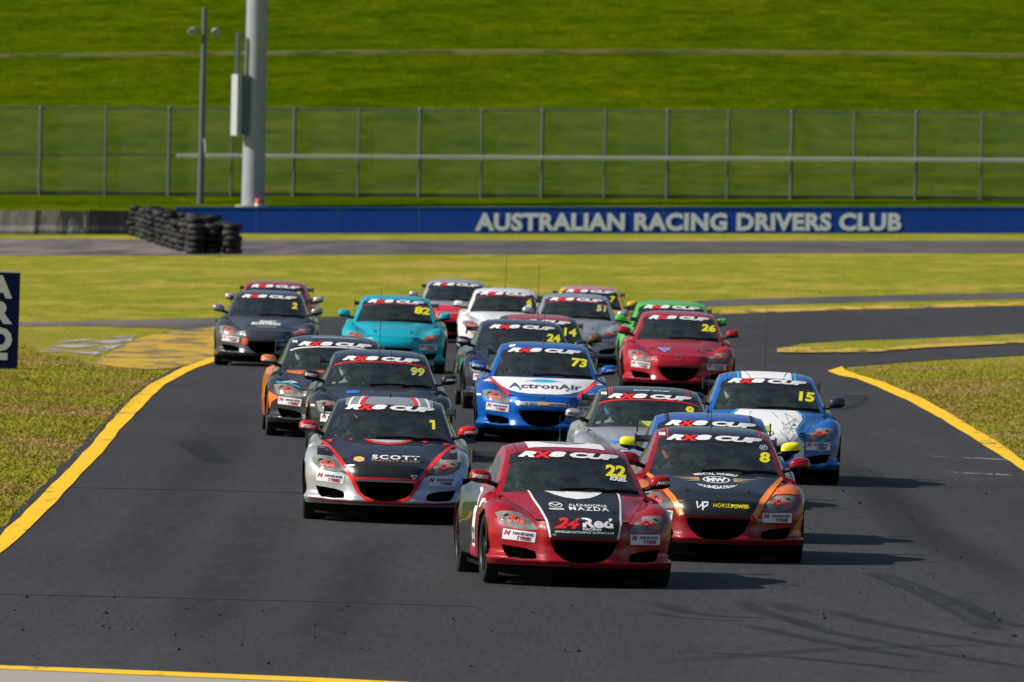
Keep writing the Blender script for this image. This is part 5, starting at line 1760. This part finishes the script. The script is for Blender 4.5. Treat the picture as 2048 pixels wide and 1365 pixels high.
c.text('PERFORMANCE', .20, .483, .24, .026, NAVYV, 'bumper', bold=.04, off=.006)
c.panel(band([(-.34, .490), (0, .492), (.34, .480)], .040), SILVERV, 'sticker', 'bumper', off=.0035)
c.panel([ellipse(-.32, .49, .032, .032)], WHITE, 'sticker', 'bumper', off=.005)
c.panel([[(-.06, .50), (-.03, .52), (.06, .50), (.08, .485), (.02, .47), (-.05, .475)]], GOLDV, 'sticker', 'bumper', off=.006)
c.panel(ring(0, .545, .055, .033, .012), CHROME, 'emblem', 'bumper', off=.008)
c.panel([[(-.78, .755), (-.70, .79), (-.66, .765), (-.70, .745)]], WHITE, 'sticker', 'fenderL', off=.004)
c.panel([[(.79, .745), (.70, .79), (.66, .77), (.70, .75)]], WHITE, 'sticker', 'fenderR', off=.004)
c.panel([ellipse(-.41, -.12, .045, .07)], WHITE, 'sticker', 'roof', axis='T', off=.004)
c.panel([[(.80, .57), (.862, .575), (.862, .595), (.80, .59)]], WHITE, 'side_marker', 'fenderR', off=.004, both=True)
c.number('73', h=.11, wid=.20, u=.46, w=1.025)
c.driver('driver in dark suit inside bright blue number 73 car', SUIT, HK, YELV)

# -- 24 and 14
c = Car(1039, 132, 'dark navy car numbered 24 behind number 73', 2.4, (.022, .026, .042), .25, .3, py=657)
c.number('24', h=.11, wid=.20)
c.driver('driver in dark suit inside dark navy number 24 car', SUIT, HK, None)
c = Car(1074, 127.5, 'dark car numbered 14 with red roof and brown mirrors', 1.0, (.03, .03, .034), .2, .3, mats={'roof': paint((.38, .03, .04))}, mirror=paint((.14, .07, .03)), mirror_text=False, py=650, aerial=.75)
c.number('14', h=.12, wid=.19, u=.47, bold=.025)

# -- 26 and green
c = Car(1354, 122, 'plain red car numbered 26 ahead of the green car', 0.2, (.34, .008, .016), py=640, mirror_text=False)
c.number('26', h=.11, wid=.22, u=.47)
c.panel(ring(.0, .545, .055, .033, .012), CHROME, 'emblem', 'bumper', off=.008)
c.panel([[(-.33, .690), (-.12, .692), (-.22, .630)]], plain('pale_blue_vinyl', (.35, .38, .75), .4), 'sticker', 'bonnet', off=.004)
c.panel([[(-.29, .682), (-.16, .683), (-.22, .645)]], BLUEV, 'sticker', 'bonnet', off=.0055)
c.panel([[(-.46, .685), (-.36, .692), (-.36, .68), (-.46, .672)], [(.42, .69), (.52, .682), (.52, .67), (.42, .678)]], BLACK, 'bonnet_vent', 'bonnet', off=.004)
c = Car(1340, 113.4, 'bright green car tucked in behind the red number 26', 0.0, (.075, .46, .05), 0, .35, py=620, mirror_text=False)
c.number('3')

# -- 82, grey, red behind
c = Car(789, 113.5, 'turquoise car numbered 82 with small front plate', 0.0, (.0, .36, .46), 0, .3, py=606, mirror_text=False, banner_line=MAROONV)
c.number('82', h=.12, wid=.26, w=1.03)
c = Car(536, 111, 'graphite grey car with white bonnet lettering beside the yellow apron', -0.2, (.085, .085, .095), .5, .3, py=594, mirror=paint((.30, .30, .32), .6), mirror_text=False)
c.number('2', h=.105)
c.text('SMART', .03, .735, .30, .034, WHITE, 'bonnet', bold=.06, shear=.2)
c.text('BOATING', .0, .700, .50, .040, WHITE, 'bonnet', bold=.06, shear=.2)
c.panel(band([(-.16, .645), (.18, .645)], .012), GREYV, 'lettering_band', 'bonnet', off=.004)
c.panel([ellipse(-.33, .40, .05, .055)], plain('orange_red_vinyl', (.75, .12, .02), .4), 'tow_strap', 'bumper', off=.01)
c.panel(band([(.18, .425), (.34, .43)], .018), CYANV, 'sticker', 'bumper', off=.004)
c = Car(549, 99, 'red car peeking out behind the graphite grey car', 0.0, (.36, .02, .035), py=571, mirror=paint((.5, .5, .5), .5), mirror_text=False)
c.number('5')

# -- rear of the pack
c = Car(910, 93, 'silver roofed car with red nose behind the turquoise car', 0.0, (.45, .46, .48), .4, .3, mats={'bumper': paint((.62, .012, .02)), 'fender': paint((.60, .012, .02))}, py=578, mirror_text=False)
c.panel(v_panel([(.55, .74), (.45, .66), (.42, .60)]), paint((.62, .012, .02)), 'bonnet_panel', 'bonnet')
c.number('4')
c = Car(1008, 102, 'white car behind the red roofed number 14', 0.2, (.74, .74, .74), 0, .35, py=594, banner_line=MAROONV, aerial=.75)
c.number('6', h=.12)
c.panel([[(.38, .93), (.50, .93), (.50, .965), (.38, .965)]], WHITE, 'screen_sticker', 'screen', off=.005)
c = Car(1149.5, 107, 'plain silver car between the white car and red number 26', 0.0, (.42, .43, .45), .5, .3, py=600, banner_line=MAROONV, mirror_text=False)
c.number('51', plain('pale_yellow_vinyl', (.6, .62, .25), .5), h=.11)
c = Car(1177, 97, 'yellow car with pink roof at the back of the pack', 0.0, (.66, .40, .03), 0, .35, mats={'roof': paint((.55, .18, .24))}, py=588, mirror_text=False)
c.number('7', h=.11)
